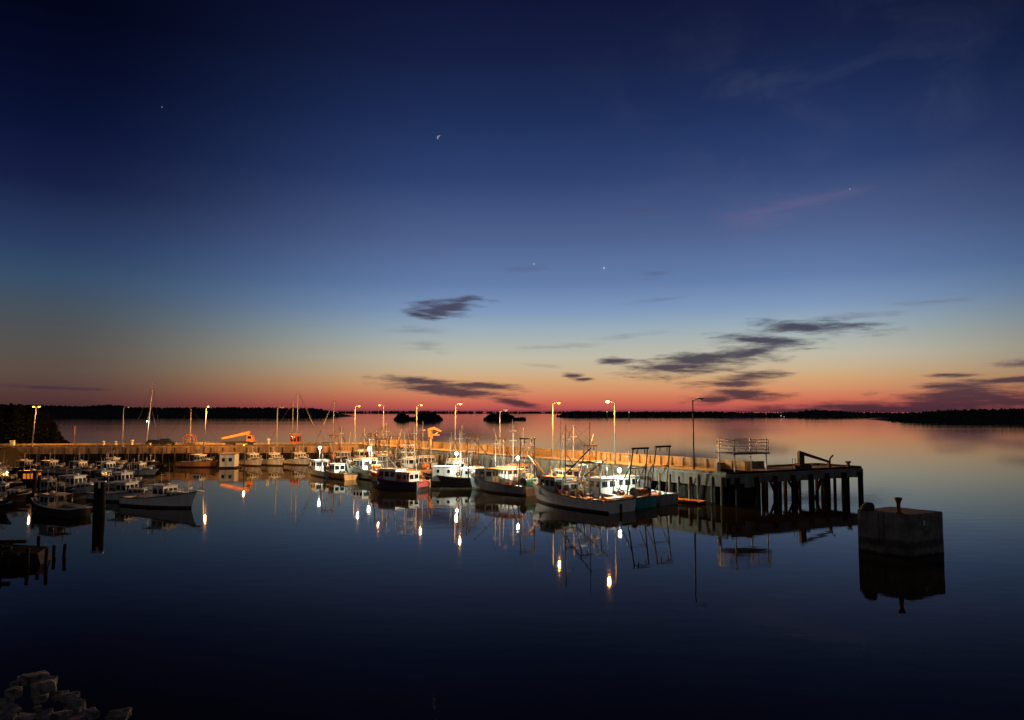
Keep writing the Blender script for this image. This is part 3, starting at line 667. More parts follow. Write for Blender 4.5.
stays(t, [((1.3, .5, 11), (7.4, 0, 3)), ((1.3, .5, 11), (-1, 2.8, 2)), ((1.3, .5, 11), (-1, -2.8, 2)), ((-3.4, .4, 11), (1.3, .5, 8)), ((-4.6, 1.4, 8.2), (1.3, .5, 10.5))])
winch(t, -.4, 0, zd(0), rust)
b = MB(); b.lathe([(.35, 0), (.38, .1), (.38, .3), (.1, .42)], (4.2, 0, zd(4) + 2.42)); b.build('radar', white, t)
b = MB(); b.hexa([(-L / 2 + .3, -2.6, 1.74), (-L / 2 + .9, -2.7, 1.74), (-L / 2 + .9, 2.3, 1.74), (-L / 2 + .3, 2.4, 1.74), (-L / 2 + .3, -2.6, 1.86), (-L / 2 + .9, -2.7, 2.0), (-L / 2 + .9, 2.3, 2.0), (-L / 2 + .3, 2.4, 1.86)])
b.build('stern_plank', orange, t)
b = MB(); b.box((-L / 2 - .1, .3, .5), (.12, .35, 1.2)); b.build('rudder_post', darksteel, t)
# gear carried on its deck
def drag(p, rz, lab):
    q = thing('scallop_drag', lab, 'scallop drag', p, rz, 'scallop drags'); b = MB()
    b.path([(0, -1.2, .1), (0, 1.2, .1), (.9, 0, .5), (0, -1.2, .1)], .06); b.tube((0, -.4, .1), (.9, 0, .5), .05, .05); b.tube((0, .4, .1), (.9, 0, .5), .05, .05); b.build('towing_frame', rust, q)
    m = MB(); rr = [[(-x, y * (1.2 - .1 * x), .12 + h * math.sin(math.pi * (k / 8)) * (1 - x * .18)) for k, y in enumerate([-1 + .25 * j for j in range(9)])] for x, h in ((0, .35), (.6, .5), (1.2, .5), (1.8, .3))]
    m.loft(rr, False, False, 0, False, False); m.build('ring_bag', net, q)
    c = MB(); c.tube((-1.85, -1.1, .25), (-1.85, 1.1, .25), .09, .09); c.build('club_stick', darktimber, q)
drag(local(B1, -4.6, -1.2, zd(-4.6) + .05), B1.rotation_euler[2], 'rusty scallop drag on the aft deck of the large white boat')
def tote(p, rz, m, lab, grp):
    q = MB(); q.hexa([(-.42, -.28, 0), (.42, -.28, 0), (.42, .28, 0), (-.42, .28, 0), (-.5, -.34, .45), (.5, -.34, .45), (.5, .34, .45), (-.5, .34, .45)])
    q.box((0, 0, .47), (1.08, .74, .06)); o = q.build('fish_tote', m); o.location = p; o.rotation_euler = (0, 0, rz); tag(o, lab, 'fish tote', grp)
for i, (x, y, k) in enumerate(((1.2, 2.1, 0), (1.2, 2.1, 1), (.0, 2.2, 0), (-1.3, 2.1, 0))):
    tote(local(B1, x, y, zd(x) + .03 + k * .52), B1.rotation_euler[2], redp, ('red fish tote under another at the side of the white scallop boat', 'red fish tote stacked on another at the side of the white scallop boat', 'single red fish tote in the middle of the white scallop boat side', 'single red fish tote farthest aft on the white scallop boat')[i], 'red fish totes')
def buoy(p, r, m, lab, grp):
    q = thing('buoy', lab, 'buoy', p, 0, grp); b = MB(); b.ball((0, 0, r), r, 12); b.build('float', m, q); e = MB(); e.torus((0, 0, 2 * r + .06), .08, .03, 'x', 10, 5); e.build('eye', black, q)
for i, (x, y) in enumerate(((6.6, .7), (6.2, 1.2), (6.9, .1))):
    buoy(local(B1, x, y, zd(x) + .5), .34, orange, ('orange float at the left side of the white scallop boat bow', 'orange float behind the others on the white scallop boat bow', 'orange float at the very tip of the white scallop boat bow')[i], 'orange floats on boats')

# --- teal boat and grey boat between it and the wharf, each with a tall gallows
for (lab, hm, c0, off, L0, B, wm, gz, fl) in (('teal sterned dragger half hidden behind the white scallop boat', teal, 5.0, -10.9, 13.0, 4.8, dirtywhite, 8.0, 1), ('grey sterned dragger with a tall leaning gallows closest to the wharf', grey, 5.4, -5.9, 13.0, 4.6, dirtywhite, 8.1, 0)):
    st_ = Cc + Nn * off + U * c0; bw_ = st_ + U * L0
    t, L = boat_at('dragger', lab, bw_, st_); zd = hull_parts(t, L, B, 2.4, 1.45, hm, dirtywhite, .6)
    house(t, .8, 3.6, 3.0, zd(2), 2.2, wm, white, .3, 3, 2); rail(t, zd, L, B, 3, 6.2, .8)
    gallows(t, -4.4, 3.4, zd(-4.4), gz, -1.1, darksteel, .11, back=2.4); winch(t, -1.2, 0, zd(-1.2), rust)
    mast(t, 1.2, 0, zd(1) + 2.2, 7.2, .07, steel, .7)
    b = MB(); b.tube((.8, -.9, zd(1)), (.8, -.9, zd(1) + 3.3), .1, .1, 8); b.build('exhaust_stack', darksteel, t)
    if fl: flood(t, .2, -1.6, zd(0) + 1.6, 4.6, 9000); TE = t
    else: drag(local(t, -3.0, 0, zd(-3) + .05), t.rotation_euler[2], 'rusty scallop drag on the grey sterned dragger')

# --- grey boat with a roofed work deck
t, L = boat_at('dragger', 'grey hulled dragger with an open shelter on posts and white transom, bow pointing left', (-7.2, 131.2), (3.6, 119.6)); B = 4.8
zd = hull_parts(t, L, B, 2.5, 1.5, grey, white, .6); G = t
house(t, 2.2, 5.0, 3.0, zd(3.5), 2.1, grey, black, .4, 3, 2); rail(t, zd, L, B, 4, 7.2, .8)
b = MB(); b.box((-1.0, 0, zd(-1) + 2.75), (6.0, 3.9, .1)); so = b.build('shelter_roof', orangepaint, t)
b = MB()
for x in (-3.8, -1.9, 0, 1.9):
    for s in (1, -1): b.tube((x, s * 1.85, zd(x)), (x, s * 1.85, zd(x) + 2.7), .05, .05, 6)
b.build('shelter_post', polem, t)
gallows(t, -6.0, 3.6, zd(-6), 8.8, -.3, darksteel, .1); mast(t, 1.4, 0, zd(1), 9.4, .08, steel, .8)
b = MB(); b.tube((1.4, 0, 4.6), (5.6, 1.0, 8.2), .12, .08, 8); b.build('boom', darksteel, t)
b = MB(); b.tube((-5.4, -1.2, 6.2), (-7.7, -2.2, 3.2), .24, .18, 8); b.build('net_boom', orangepaint, t)
stays(t, [((1.4, 0, 9.2), (7, 0, 2.6)), ((1.4, 0, 9.2), (-6.3, 1.6, 8.8)), ((5.6, 1, 8.2), (1.4, 0, 9))])
flood(t, -3.4, -.6, zd(-3) + 2.8, 5.6, 12000)
winch(t, -4.6, 0, zd(-4.6), rust)
for i, (x, y) in enumerate(((-1.2, 1.2), (-.1, 1.3), (-2.4, 1.1))):
    tote(local(G, x, y, zd(x) + .03), G.rotation_euler[2] + .2 * i, (orange, redp, white)[i], ('orange fish tote under the shelter roof of the grey dragger', 'red fish tote under the shelter roof of the grey dragger', 'white fish tote under the shelter roof of the grey dragger')[i], 'fish totes under the shelter')

# --- white cabin boat with dark hull
t, L = boat_at('dragger', 'black hulled boat with two bright white deckhouses left of the grey dragger', (-15.4, 134.6), (-4.4, 133.2)); B = 4.6
t.location.y += 1.2; zd = hull_parts(t, L, B, 2.3, 1.6, black, white, .55)
for x0, x1, h, nm in ((-.2, 4.0, 2.2, 'wheelhouse'), (-4.6, -1.2, 2.1, 'galley_house')):
    o = house(t, x0, x1, 3.0, zd(x0), h, white, white, .25, 3, 0, wins=False, name=nm)
    for i in range(2):
        q = MB(); xx = x0 + (x1 - x0) * (.28 + .45 * i); q.box((xx, 1.515, zd(x0) + h * .68), (.42, .05, .55)); q.build('window', glass, o)
    q = MB(); q.box((x0 + (x1 - x0) * .5, 1.51, zd(x0) + h * .42), (.04, .04, h * .8)); q.build('door_seam', grey, o)
gallows(t, -2.6, 3.2, zd(-2), 8.2, .4, darksteel, .1); mast(t, -.9, .2, zd(-1), 7.6, .09, polem)
flood(t, -.2, .6, zd(-1) + 2.2, 5.7, 11000); rail(t, zd, L, B, 2.6, 5.0, .8)
b = MB(); b.torus((-.7, 1.45, zd(0) + 1.0), .3, .1, 'y', 14, 6); b.build('fender_tyre', rubber, t)
WB = t
# added lamp outboard of the houses, put in to brighten their white sides
flood(t, -.7, 2.15, zd(-1) + .4, 4.2, 2600, lr=.1)

# --- dark hull with orange bow gear, white lattice gantry
t, L = boat_at('dragger', 'dark hulled dragger with white lattice gantry, red stern and orange gear on its bow', (-24.6, 133.4), (-14.8, 127.6)); B = 4.4
zd = hull_parts(t, L, B, 2.1, 1.5, navy, redp, .6, stripe=redp); DH = t
o = house(t, -1.0, 3.0, 2.9, zd(1), 2.2, white, white, .3, 3, 3); house(t, -3.8, -1.0, 2.7, zd(-2), 1.9, dirtywhite, white, 0, 0, 2, name='galley_house')
b = MB()
for x in (-3.4, -.6):
    for s in (1, -1): b.tube((x, s * 1.5, zd(x)), (x + (.5 if x < -2 else -.3), s * 1.1, 7.4), .07, .06, 6)
for z, w in ((7.4, 1.15), (6.2, 1.25), (5.0, 1.35)):
    for x in (-2.9, -.9): b.tube((x, -w, z), (x, w, z), .06, .06, 6)
    for s in (1, -1): b.tube((-2.9, s * w, z), (-.9, s * w, z), .06, .06, 6)
for s in (1, -1): b.tube((-3.1, s * 1.4, 5.0), (-.9, s * 1.15, 7.4), .045, .045, 6); b.tube((-.8, s * 1.4, 5.0), (-2.9, s * 1.15, 7.4), .045, .045, 6)
b.build('lattice_gantry', white, t)
mast(t, 1.8, .3, zd(2) + 2.2, 8.3, .07, white, .9); b = MB(); b.tube((-1.0, .9, 3.5), (3.4, 1.4, 7.6), .09, .06, 7); b.build('boom', dirtywhite, t)
b = MB(); b.box((-L / 2 - .05, 0, .95), (.06, 2.9, .7)); b.build('stern_panel', redp, t)
for s in (1, -1): b = MB(); b.tube((-L / 2 - .1, s * 1.75, -.2), (-L / 2 - .1, s * 1.75, 1.75), .07, .07, 6); b.build('stern_post', white, t)
for i, (x, y, r) in enumerate(((4.2, -.9, .42), (4.7, -.2, .46), (4.0, .2, .4), (5.0, .3, .34))):
    buoy(local(DH, x, y, zd(x) + .02 + (.5 if i == 3 else 0)), r, orange, ('orange float at the near side of the dark dragger bow', 'largest orange float on the dark dragger bow', 'orange float against the dark dragger wheelhouse front', 'small orange float highest at the tip of the dark dragger bow')[i], 'orange floats on boats')
b = MB(); b.hexa([(3.4, -1.3, zd(4) + 1.0), (5.3, -.4, zd(5) + 1.0), (5.3, .4, zd(5) + 1.0), (3.4, 1.3, zd(4) + 1.0), (3.4, -1.3, zd(4) + 1.2), (5.2, -.3, zd(5) + 1.25), (5.2, .3, zd(5) + 1.25), (3.4, 1.3, zd(4) + 1.2)]); b.build('bow_cover', orange, t)
for x, lab in ((-1.9, 'red life ring on the aft deckhouse of the dark dragger'), (2.2, 'red life ring on the wheelhouse side of the dark dragger')):
    b = MB(); b.torus((0, 0, 0), .42, .12, 'y', 18, 8); q = b.build('life_ring', redp); p = local(DH, x, 1.62, zd(x) + 1.0); q.location = p; q.rotation_euler = (0, 0, DH.rotation_euler[2]); tag(q, lab, 'life ring', 'life rings')

# --- pale green boat behind it
t, L = boat_at('dragger', 'pale green hulled boat with curved bow behind the dark dragger', (-34.0, 157.2), (-23.4, 144.6)); B = 4.8
zd = hull_parts(t, L, B, 3.3, 1.9, green, white, .7); house(t, -1.4, 2.6, 3.2, zd(0), 2.3, white, orangepaint, .3, 4, 3); rail(t, zd, L, B, 3, 7.4, .9)
mast(t, -2.0, 0, zd(-2), 9.2, .09, steel, .8); b = MB(); b.tube((-2, 0, 5.2), (3.0, -.8, 8.6), .11, .08, 7); b.build('boom', darksteel, t)
flood(t, -3.2, 1.2, zd(-2), 5.9, 12000); winch(t, -4.6, 0, zd(-4), rust); gallows(t, -5.6, 3.4, zd(-5), 7.8, -.4, rust, .1)
# --- cluster of two boats left of it
t, L = boat_at('lobster_boat', 'orange lit white boat with cluttered deck left of the pale green boat', (-43.0, 163.2), (-35.6, 152.2)); B = 4.0
zd = hull_parts(t, L, B, 2.1, 1.2, white, white, .5); house(t, -.4, 2.4, 2.7, zd(1), 2.1, white, dirtywhite, .3, 3, 2); rail(t, zd, L, B, 2.4, 6.0, .7)
flood(t, -1.2, .8, zd(0), 5.7, 9000); gallows(t, -3.6, 2.8, zd(-3), 6.8, -.5, rust, .09); mast(t, -.8, 0, zd(0) + 2, 6.4, .06, polem, .6)
t, L = boat_at('lobster_boat', 'low rust stained boat wedged before the orange lit cluttered boat', (-37.8, 155.4), (-30.8, 147.0)); B = 3.6
zd = hull_parts(t, L, B, 1.9, 1.1, orangepaint, white, .5); house(t, -.6, 1.8, 2.3, zd(1), 1.9, dirtywhite, dirtywhite, .3, 3, 2); mast(t, -.8, 0, zd(0) + 1.9, 5.6, .05, darksteel, .5); winch(t, -2.4, 0, zd(-2), rust)

# --- inner rows of the raft, against the wharf
def dragger(lab, tpos, off, L0, B, hm, wm, rm, mz, gz, gx=-3.6, boomto=(3.4, -.8, 6.8), reel=None, cross=.8, flip=False):
    m_ = Cc + U * tpos + Nn * off; a_, b_ = m_ + U * (L0 / 2), m_ - U * (L0 / 2)
    t, L = boat_at('dragger', lab, b_ if flip else a_, a_ if flip else b_); zd = hull_parts(t, L, B, 2.5, 1.5, hm, dirtywhite, .6)
    house(t, .2, 3.2, B * .64, zd(1.5), 2.2, wm, rm, .3, 3, 3); rail(t, zd, L, B, 3.2, L * .44, .8)
    mz += 1.2; gz += 1.2; mast(t, -.2, .2, zd(0), mz, .09, polem, cross); b = MB(); b.tube((-.2, .2, 4.2), boomto, .11, .07, 8); b.build('boom', rust, t)
    gallows(t, gx, B * .7, zd(gx), gz, -.5, rust, .09); winch(t, -1.6, 0, zd(-1.6), rust)
    stays(t, [((-.2, .2, mz - .1), (L * .46, 0, 2.7)), ((-.2, .2, mz - .1), (gx, B * .3, gz)), ((-.2, .2, mz - .1), (gx, -B * .3, gz)), (boomto, (-.2, .2, mz - .3))], .025)
    for s_ in (1, -1):
        b = MB(); b.tube((.4, s_ * B * .38, zd(0)), (-1.2, s_ * (B * .5 + 1.1), mz * .86), .07, .045, 6); b.build('outrigger', steel, t)
    if reel: net_reel(t, -L * .37, zd(-L * .37), B * .5, reel, .7)
    for s_ in (1, -1): b = MB(); b.lathe([(.08, 0), (.26, .15), (.3, .45), (.2, .75), (.08, .85)], (0, 0, 0), 10); o = b.build('fender', orange, t); o.location = (1.0 if s_ > 0 else -1.4, s_ * (B / 2 + .22), .55)
    return t
greybrown = mat('brown_hull_paint', (.2, .13, .08), .6, var=.35, scale=1.5, streak=True)
dragger('rust brown dragger against the wharf wall, just behind the large white scallop boat', 28, -3.7, 12.5, 4.6, greybrown, dirtywhite, orangepaint, 9.6, 6.4, reel=net)
dragger('white dragger with an orange roof against the wharf wall behind the grey hulled dragger', 45, -3.6, 13.0, 4.6, white, dirtywhite, orangepaint, 10.4, 6.8, boomto=(-5.0, .8, 8.4), reel=greennet, flip=True)
dragger('green hulled dragger against the wharf wall behind the two bright white deckhouses', 62, -3.6, 12.5, 4.5, teal, white, white, 9.2, 7.0, reel=net)
dragger('white hulled dragger against the wharf wall below the yellow knuckle crane', 78, -3.5, 12.0, 4.4, dirtywhite, white, orangepaint, 9.8, 6.4, boomto=(-4.6, .4, 7.6), reel=net, flip=True)
dragger('dark blue dragger against the wharf wall, farthest along the raft to the left', 95, -3.4, 12.0, 4.4, navy, dirtywhite, white, 9.0, 6.2, reel=None)
dragger('grey dragger with a rusty boom in the second row behind the grey hulled dragger', 38, -8.7, 11.5, 4.0, dirtywhite, white, white, 8.6, 6.0, boomto=(-4.4, .6, 7.8), reel=net)
dragger('orange hulled dragger in the second row behind the dark hulled one with the gantry', 72, -8.9, 11.5, 4.0, orangepaint, dirtywhite, dirtywhite, 9.2, 6.6, boomto=(4.0, -.4, 7.4), reel=net)

dragger('white dragger with tall gallows in the second row, left of the two bright deckhouses', 55, -8.6, 11.0, 4.0, white, white, dirtywhite, 8.4, 7.0, gx=-3.2, boomto=(3.2, -.6, 8.2), reel=greennet)
dragger('brown dragger in the second row behind the pale green boat with the curved bow', 87, -8.8, 11.0, 4.0, greybrown, dirtywhite, orangepaint, 8.6, 6.8, boomto=(-4.0, .6, 8.0), reel=net, flip=True)
dragger('white dragger against the wharf wall at the bend, farthest of the raft', 105, -4.2, 10.5, 4.0, dirtywhite, white, white, 7.8, 6.0, reel=net)
dragger('black hulled dragger in the second row at the bend, behind the orange lit cluttered boat', 107, -9.6, 10.5, 4.0, black, white, orangepaint, 8.2, 6.0, boomto=(-3.8, .6, 7.4), reel=net, flip=True)

# --- loose gear on the rafted boats
BT = {}
for o in COL.objects:
    l = o.get('label', '')
    for k_, key in (('teal sterned', 'teal sterned dragger'), ('grey sterned', 'grey sterned dragger'), ('grey hulled', 'grey hulled dragger'), ('black hulled boat', 'black hulled boat'), ('dark hulled dragger', 'dark hulled dragger'),
                    ('pale green', 'pale green boat'), ('orange lit white boat with', 'orange lit cluttered boat'), ('low rust', 'low rust stained boat'), ('large white', 'large white scallop boat')):
        if l.startswith(k_): BT[key] = o
def gear_z(t, x, y):
    p = local(t, x, y, 9.0); dg = [c for c in t.children if c.name.split('.')[0] == 'deck'][0]; best = 1.2; bd = 9
    for v in dg.data.vertices:
        if abs(v.co.x - x) < bd: bd = abs(v.co.x - x); best = v.co.z
    return best
def heap(p, r, m, lab, seed):
    rnd = random.Random(seed); b = MB()
    prof = [(r * (1.05 - .15 * k + rnd.uniform(-.1, .1)), .18 * r * k) for k in range(5)] + [(r * .12, .95 * r)]
    n = 12; rings = [[(q * math.cos(6.283 * i / n) * rnd.uniform(.8, 1.2), q * math.sin(6.283 * i / n) * rnd.uniform(.8, 1.2), z * rnd.uniform(.9, 1.1) if k else 0) for i in range(n)] for k, (q, z) in enumerate(prof)]
    b.loft(rings, True, True); o = b.build('net_heap', m); o.location = p; tag(o, lab, 'net heap', 'heaped nets on boats')
bluecrate = mat('blue_plastic', (.03, .12, .38), .5, var=.2)
sd = 300
for key, nets, crates, floats in (('grey hulled dragger', ((-3.0, .9, .75, net, 'orange'),), ((-5.2, 1.2, white, 'white'), (1.0, 1.6, orange, 'orange')), ((-4.4, 1.5, .3, 'stern'),)),
        ('large white scallop boat', ((-2.0, 1.4, .9, net, 'orange'), (-4.0, 1.9, .7, greennet, 'green')), ((-5.6, 2.0, white, 'white'), (-1.0, -1.8, bluecrate, 'blue'), (-3.0, .2, orange, 'orange')), ((-5.9, .4, .32, 'stern'), (.6, 1.2, .3, 'middle'))),
        ('teal sterned dragger', ((-3.4, .7, .8, net, 'orange'),), ((-1.6, 1.5, white, 'white'), (-5.0, 1.2, orange, 'orange')), ((-2.6, 1.6, .3, 'middle'),)),
        ('grey sterned dragger', ((-4.9, -1.0, .6, greennet, 'green'),), ((-2.0, -1.5, bluecrate, 'blue'), (-.6, 1.4, white, 'white')), ((-5.6, .9, .3, 'stern'),)),
        ('black hulled boat', ((-4.9, .9, .5, greennet, 'green'),), ((-.7, .9, redp, 'red'),), ((4.3, .5, .28, 'bow'),)),
        ('dark hulled dragger', ((-4.6, .7, .6, net, 'orange'),), ((3.4, 1.3, white, 'white'), (-4.4, -1.0, bluecrate, 'blue')), ()),
        ('pale green boat', ((-4.0, 1.0, .85, net, 'orange'), (4.2, .6, .7, greennet, 'green')), ((-2.6, 1.7, orange, 'orange'), (-6.4, .8, white, 'white'), (3.2, 1.5, redp, 'red')), ((5.4, .2, .34, 'bow'), (-5.2, 1.6, .3, 'stern'))),
        ('orange lit cluttered boat', ((-2.4, -.6, .6, net, 'orange'), (3.6, .2, .55, net, 'brown')), ((-4.6, .6, orange, 'orange'), (-4.4, -.9, white, 'white'), (-1.2, -1.3, redp, 'red')), ((4.6, .3, .3, 'bow'), (-5.4, 0, .3, 'stern'))),
        ('low rust stained boat', ((-3.4, .3, .6, net, 'orange'),), ((-1.4, 1.1, orange, 'orange'), (3.0, .4, white, 'white')), ((3.8, 0, .28, 'bow'),))):
    t = BT[key]; ra = t.rotation_euler[2]
    for x, y, r, m, c in nets: heap(local(t, x, y, gear_z(t, x, y) + .01), r, m, '%s net heaped on the deck of the %s' % (c, key), sd); sd += 1
    for x, y, m, c in crates: tote(local(t, x, y, gear_z(t, x, y) + .02), ra + .1 * x, m, '%s fish tote standing loose on the %s' % (c, key), 'loose fish totes on boats')
    for x, y, r, w in floats: buoy(local(t, x, y, gear_z(t, x, y) + .3), r, orange, 'orange float near the %s of the %s' % (w, key), 'orange floats on boats')
for key, x, w, m in (('teal sterned dragger', -5.4, 2.6, net), ('pale green boat', -3.4, 2.4, net), ('grey hulled dragger', -6.6, 2.6, greennet), ('orange lit cluttered boat', -4.9, 2.0, net)):
    net_reel(BT[key], x, gear_z(BT[key], x, 0), w, m, .7)

# --- lobster boats
def lobster(lab, bow, stern, B, hm, wm, rm, fbb=1.7, fbs=.95, hh=1.9, extras=(), winlit=None, group='fishing boats moored in the harbour', railm=True, trunk=True, stripe=None):
    t, L = boat_at('lobster_boat', lab, bow, stern, 'fishing boat', group); zd = hull_parts(t, L, B, fbb, fbs, hm, white, .42, stripe=stripe)
    x0, x1 = -.02 * L, .17 * L
    o = house(t, x0, x1, B * .68, zd(x0), hh, wm, rm, .35, 3, 2, lit=winlit)
    q = MB(); q.box((x0 - L * .07, 0, zd(0) + hh + .05), (L * .15, B * .68, .09)); q.build('canopy', rm, t)
    for s in (1, -1): q = MB(); q.tube((x0 - L * .13, s * B * .32, zd(-1)), (x0 - L * .13, s * B * .32, zd(-1) + hh), .04, .04, 6); q.build('canopy_post', alum, t)
    if trunk:
        h = B * .24; z = zd(x1)
        P = [(x1 - .4, -h * 1.1, z - .2), (L * .39, -h * .45, z + .1), (L * .39, h * .45, z + .1), (x1 - .4, h * 1.1, z - .2), (x1 - .4, -h, z + .95), (L * .37, -h * .4, z + .85), (L * .37, h * .4, z + .85), (x1 - .4, h, z + .95)]
        q = MB(); q.hexa(P); tr = q.build('trunk_cabin', wm, t)
        for face in ((P[0], P[1], P[5], P[4]), (P[2], P[3], P[7], P[6])):
            for i in range(3):
                w = MB(); w.panel(face, .12 + .27 * i, .30 + .27 * i, .5, .82, .02, .03); w.build('window', glass, tr)
    if railm: rail(t, zd, L, B, L * .2, L * .44, .6)
    mast(t, x0 + .3, 0, zd(0) + hh, zd(0) + hh + 1.8, .04, white, .4); mast(t, x0 + .6, B * .28, zd(0) + hh, zd(0) + hh + 3.4, .018, white, None, 'whip_antenna')
    q = MB(); q.lathe([(.28, 0), (.3, .08), (.3, .22), (.08, .32)], (x1 - .9, 0, zd(0) + hh + .1)); q.build('radar', white, t)
    q = MB(); q.tube((x0 - .3, -B * .2, zd(0)), (x0 - .3, -B * .2, zd(0) + hh + .9), .06, .06, 8); q.build('exhaust_stack', steel, t)
    return t, L, zd
# small orange-lit row under the left run of the wharf
for lab, bow, B, hm in (('orange lit boat with white stem, leftmost of three alike in a row', on(261.5, 466.3), 3.3, dirtywhite), ('orange lit boat with white stem, middle one of three alike in a row', on(283, 466.0), 3.3, dirtywhite), ('orange lit boat with white stem, rightmost of three alike in a row', on(309, 465.5), 3.5, dirtywhite)):
    d = Vector((.74, -.67, 0)).normalized(); lobster(lab, bow, bow - d * 9.0, B, hm, white, dirtywhite, 2.0, 1.2, 2.0)
t, L, zd = lobster('orange lit cabin boat with bright pale roof left of the floating hut', on(216, 467.5), on(216, 467.5) + Vector((-9.6, 2.6, 0)), 3.6, orangepaint, white, white, 1.9, 1.2, 2.0)
bb, LL, zz_ = lobster('low dark open boat in shadow left of the orange lit cabin boat', on(165, 470) , on(136, 468), 2.8, black, darktimber, black, 1.3, .8, 1.2, railm=False, trunk=False)
# --- dark boats in the left foreground
lobster('pale hulled boat, bow right with white anchor pulpit, rightmost of the dark left group', on(194, 508.4), on(194, 508.4) + Vector((-11.2, 4.6, 0)), 3.7, white, white, white, 2.3, 1.2, 1.9)
Bp = on(190, 508.7)
PB = [o for o in COL.objects if o.get('label', '').startswith('pale hulled boat, bow right')][0]
q = MB(); LB = math.hypot(11.2, 4.6); q.box((LB / 2 + .55, 0, 2.36), (2.0, .5, .09)); q.build('anchor_pulpit', white, PB)
q = MB(); q.path([(LB / 2 + .2, -.3, 2.4), (LB / 2 + 1.4, -.25, 2.9), (LB / 2 + 1.55, 0, 2.95), (LB / 2 + 1.4, .25, 2.9), (LB / 2 + .2, .3, 2.4)], .03); q.build('pulpit_rail', alum, PB)
lobster('grey cabin boat with three side windows beside the pale hulled boat with a pulpit', on(153, 502), on(153, 502) + Vector((-10.2, 3.0, 0)), 3.6, dirtywhite, dirtywhite, white, 1.8, 1.1, 1.9)
lobster('cabin boat with a radar arch behind the grey three window boat', on(143, 492), on(143, 492) + Vector((-9.2, 3.6, 0)), 3.4, grey, dirtywhite, white, 1.8, 1.1, 2.2)
lobster('white cabin boat with square wheelhouse left of the pilings with the white cap', on(99, 496), on(99, 496) + Vector((-9.6, 2.2, 0)), 3.6, dirtywhite, white, white, 1.9, 1.1, 2.2)
lobster('small cabin boat with white wheelhouse far back above the pilings', on(124, 477), on(124, 477) + Vector((-9.0, 3.0, 0)), 3.3, navy, white, white, 1.8, 1.1, 2.1)
lobster('dark hulled boat with pale gunwale and wraparound cabin, bow pointing left, nearest at left', on(33, 511), on(80, 517), 3.4, black, grey, grey, 1.7, 1.1, 1.7, stripe=white)
lobster('dark cabin boat partly cut by the left edge of the picture', on(27, 501), on(-28, 503), 3.4, black, dirtywhite, grey, 1.6, 1.0, 1.9)
t, L, zd = lobster('boat with a warm orange lit cabin among the dark left boats', on(52, 489), on(52, 489) + Vector((-9.0, 1.8, 0)), 3.5, black, darktimber, black, 1.5, 1.0, 2.3, winlit=warmlit)
light('cabin_light', 'POINT', (-2.6, -1.4, zd(0) + 1.9), 30, (1, .35, .06), .1, t)
lobster('dark cabin boat with pale window frame at the left edge behind the orange lit cabin', on(18, 487), on(18, 487) + Vector((-9.0, 2.0, 0)), 3.4, navy, grey, grey, 1.6, 1.0, 2.1)
lobster('small white topped boat behind the orange lit cabin, near the wharf root', on(66, 474), on(66, 474) + Vector((-8.4, 2.0, 0)), 3.2, dirtywhite, white, white, 1.7, 1.0, 2.0)
lobster('small pale cabin boat between the far back boat and the wharf root', on(95, 475), on(95, 475) + Vector((-8.4, 2.4, 0)), 3.2, dirtywhite, white, dirtywhite, 1.7, 1.0, 2.0)
lobster('farthest dark cabin boat under the wharf left of the low open boat', on(128, 470), on(128, 470) + Vector((-8.0, 1.6, 0)), 3.2, navy, dirtywhite, dirtywhite, 1.6, 1.0, 1.9)
for lab, px, py, dx, dy, B, hm, wm, rm in (('black cabin boat squeezed between the warm lit boat and the nearest dark boat', 72, 497, -8.6, 1.2, 3.3, black, grey, dirtywhite), ('blue hulled cabin boat between the pilings and the radar arch boat', 121, 486, -8.8, 3.0, 3.3, navy, grey, grey),
        ('small grey boat under the wharf directly below the tall sailboat mast', 156, 476, -8.2, 1.6, 3.0, grey, dirtywhite, grey), ('small dark boat by the wharf root below the first lit street lamp', 40, 473, -8.0, 1.6, 3.1, black, grey, dirtywhite),
        ('dark boat at the left edge nearest the wharf root', 10, 476, -8.0, 1.0, 3.1, black, dirtywhite, grey), ('dark low cabin boat in front of the boat cut by the left edge', 8, 512, -8.6, .8, 3.3, black, grey, grey)):
    p = on(px, py); lobster(lab, p, p + Vector((dx, dy, 0)), B, hm, wm, rm, 1.6, 1.0, 1.9)
# --- skiffs and floats
def skiff(lab, bow, stern, m, B=1.5):
    t, L = boat_at('skiff', lab, bow, stern, 'skiff', 'small open skiffs'); hull_parts(t, L, B, .62, .45, m, m, .3, rake=.35)
    for x in (-L * .2, L * .12): b = MB(); b.box((x, 0, .38), (.3, B * .9, .05)); b.build('thwart', timber, t)
skiff('faded red open skiff moored left of the pilings with the white cap', on(94, 507), on(79, 512), skiffred, 1.5)
a, c = on(673, 501.5), on(703, 504.5); fm = (a + c) / 2; fd = c - a
fl = thing('work_float', 'low wooden work float tied under the wharf, right of the grey sterned dragger', 'float', (fm.x, fm.y, 0), math.atan2(fd.y, fd.x))
b = MB(); b.box((0, 0, .42), (fd.length, 1.9, .14)); b.build('planking', orangepaint, fl)  # plain wood coloured orange to carry the lamplight on it
b = MB(); [b.tube((-fd.length / 2 + .1, s, .14), (fd.length / 2 - .1, s, .14), .24, .24, 8) for s in (-.65, 0, .65)]; b.build('log', darktimber, fl)
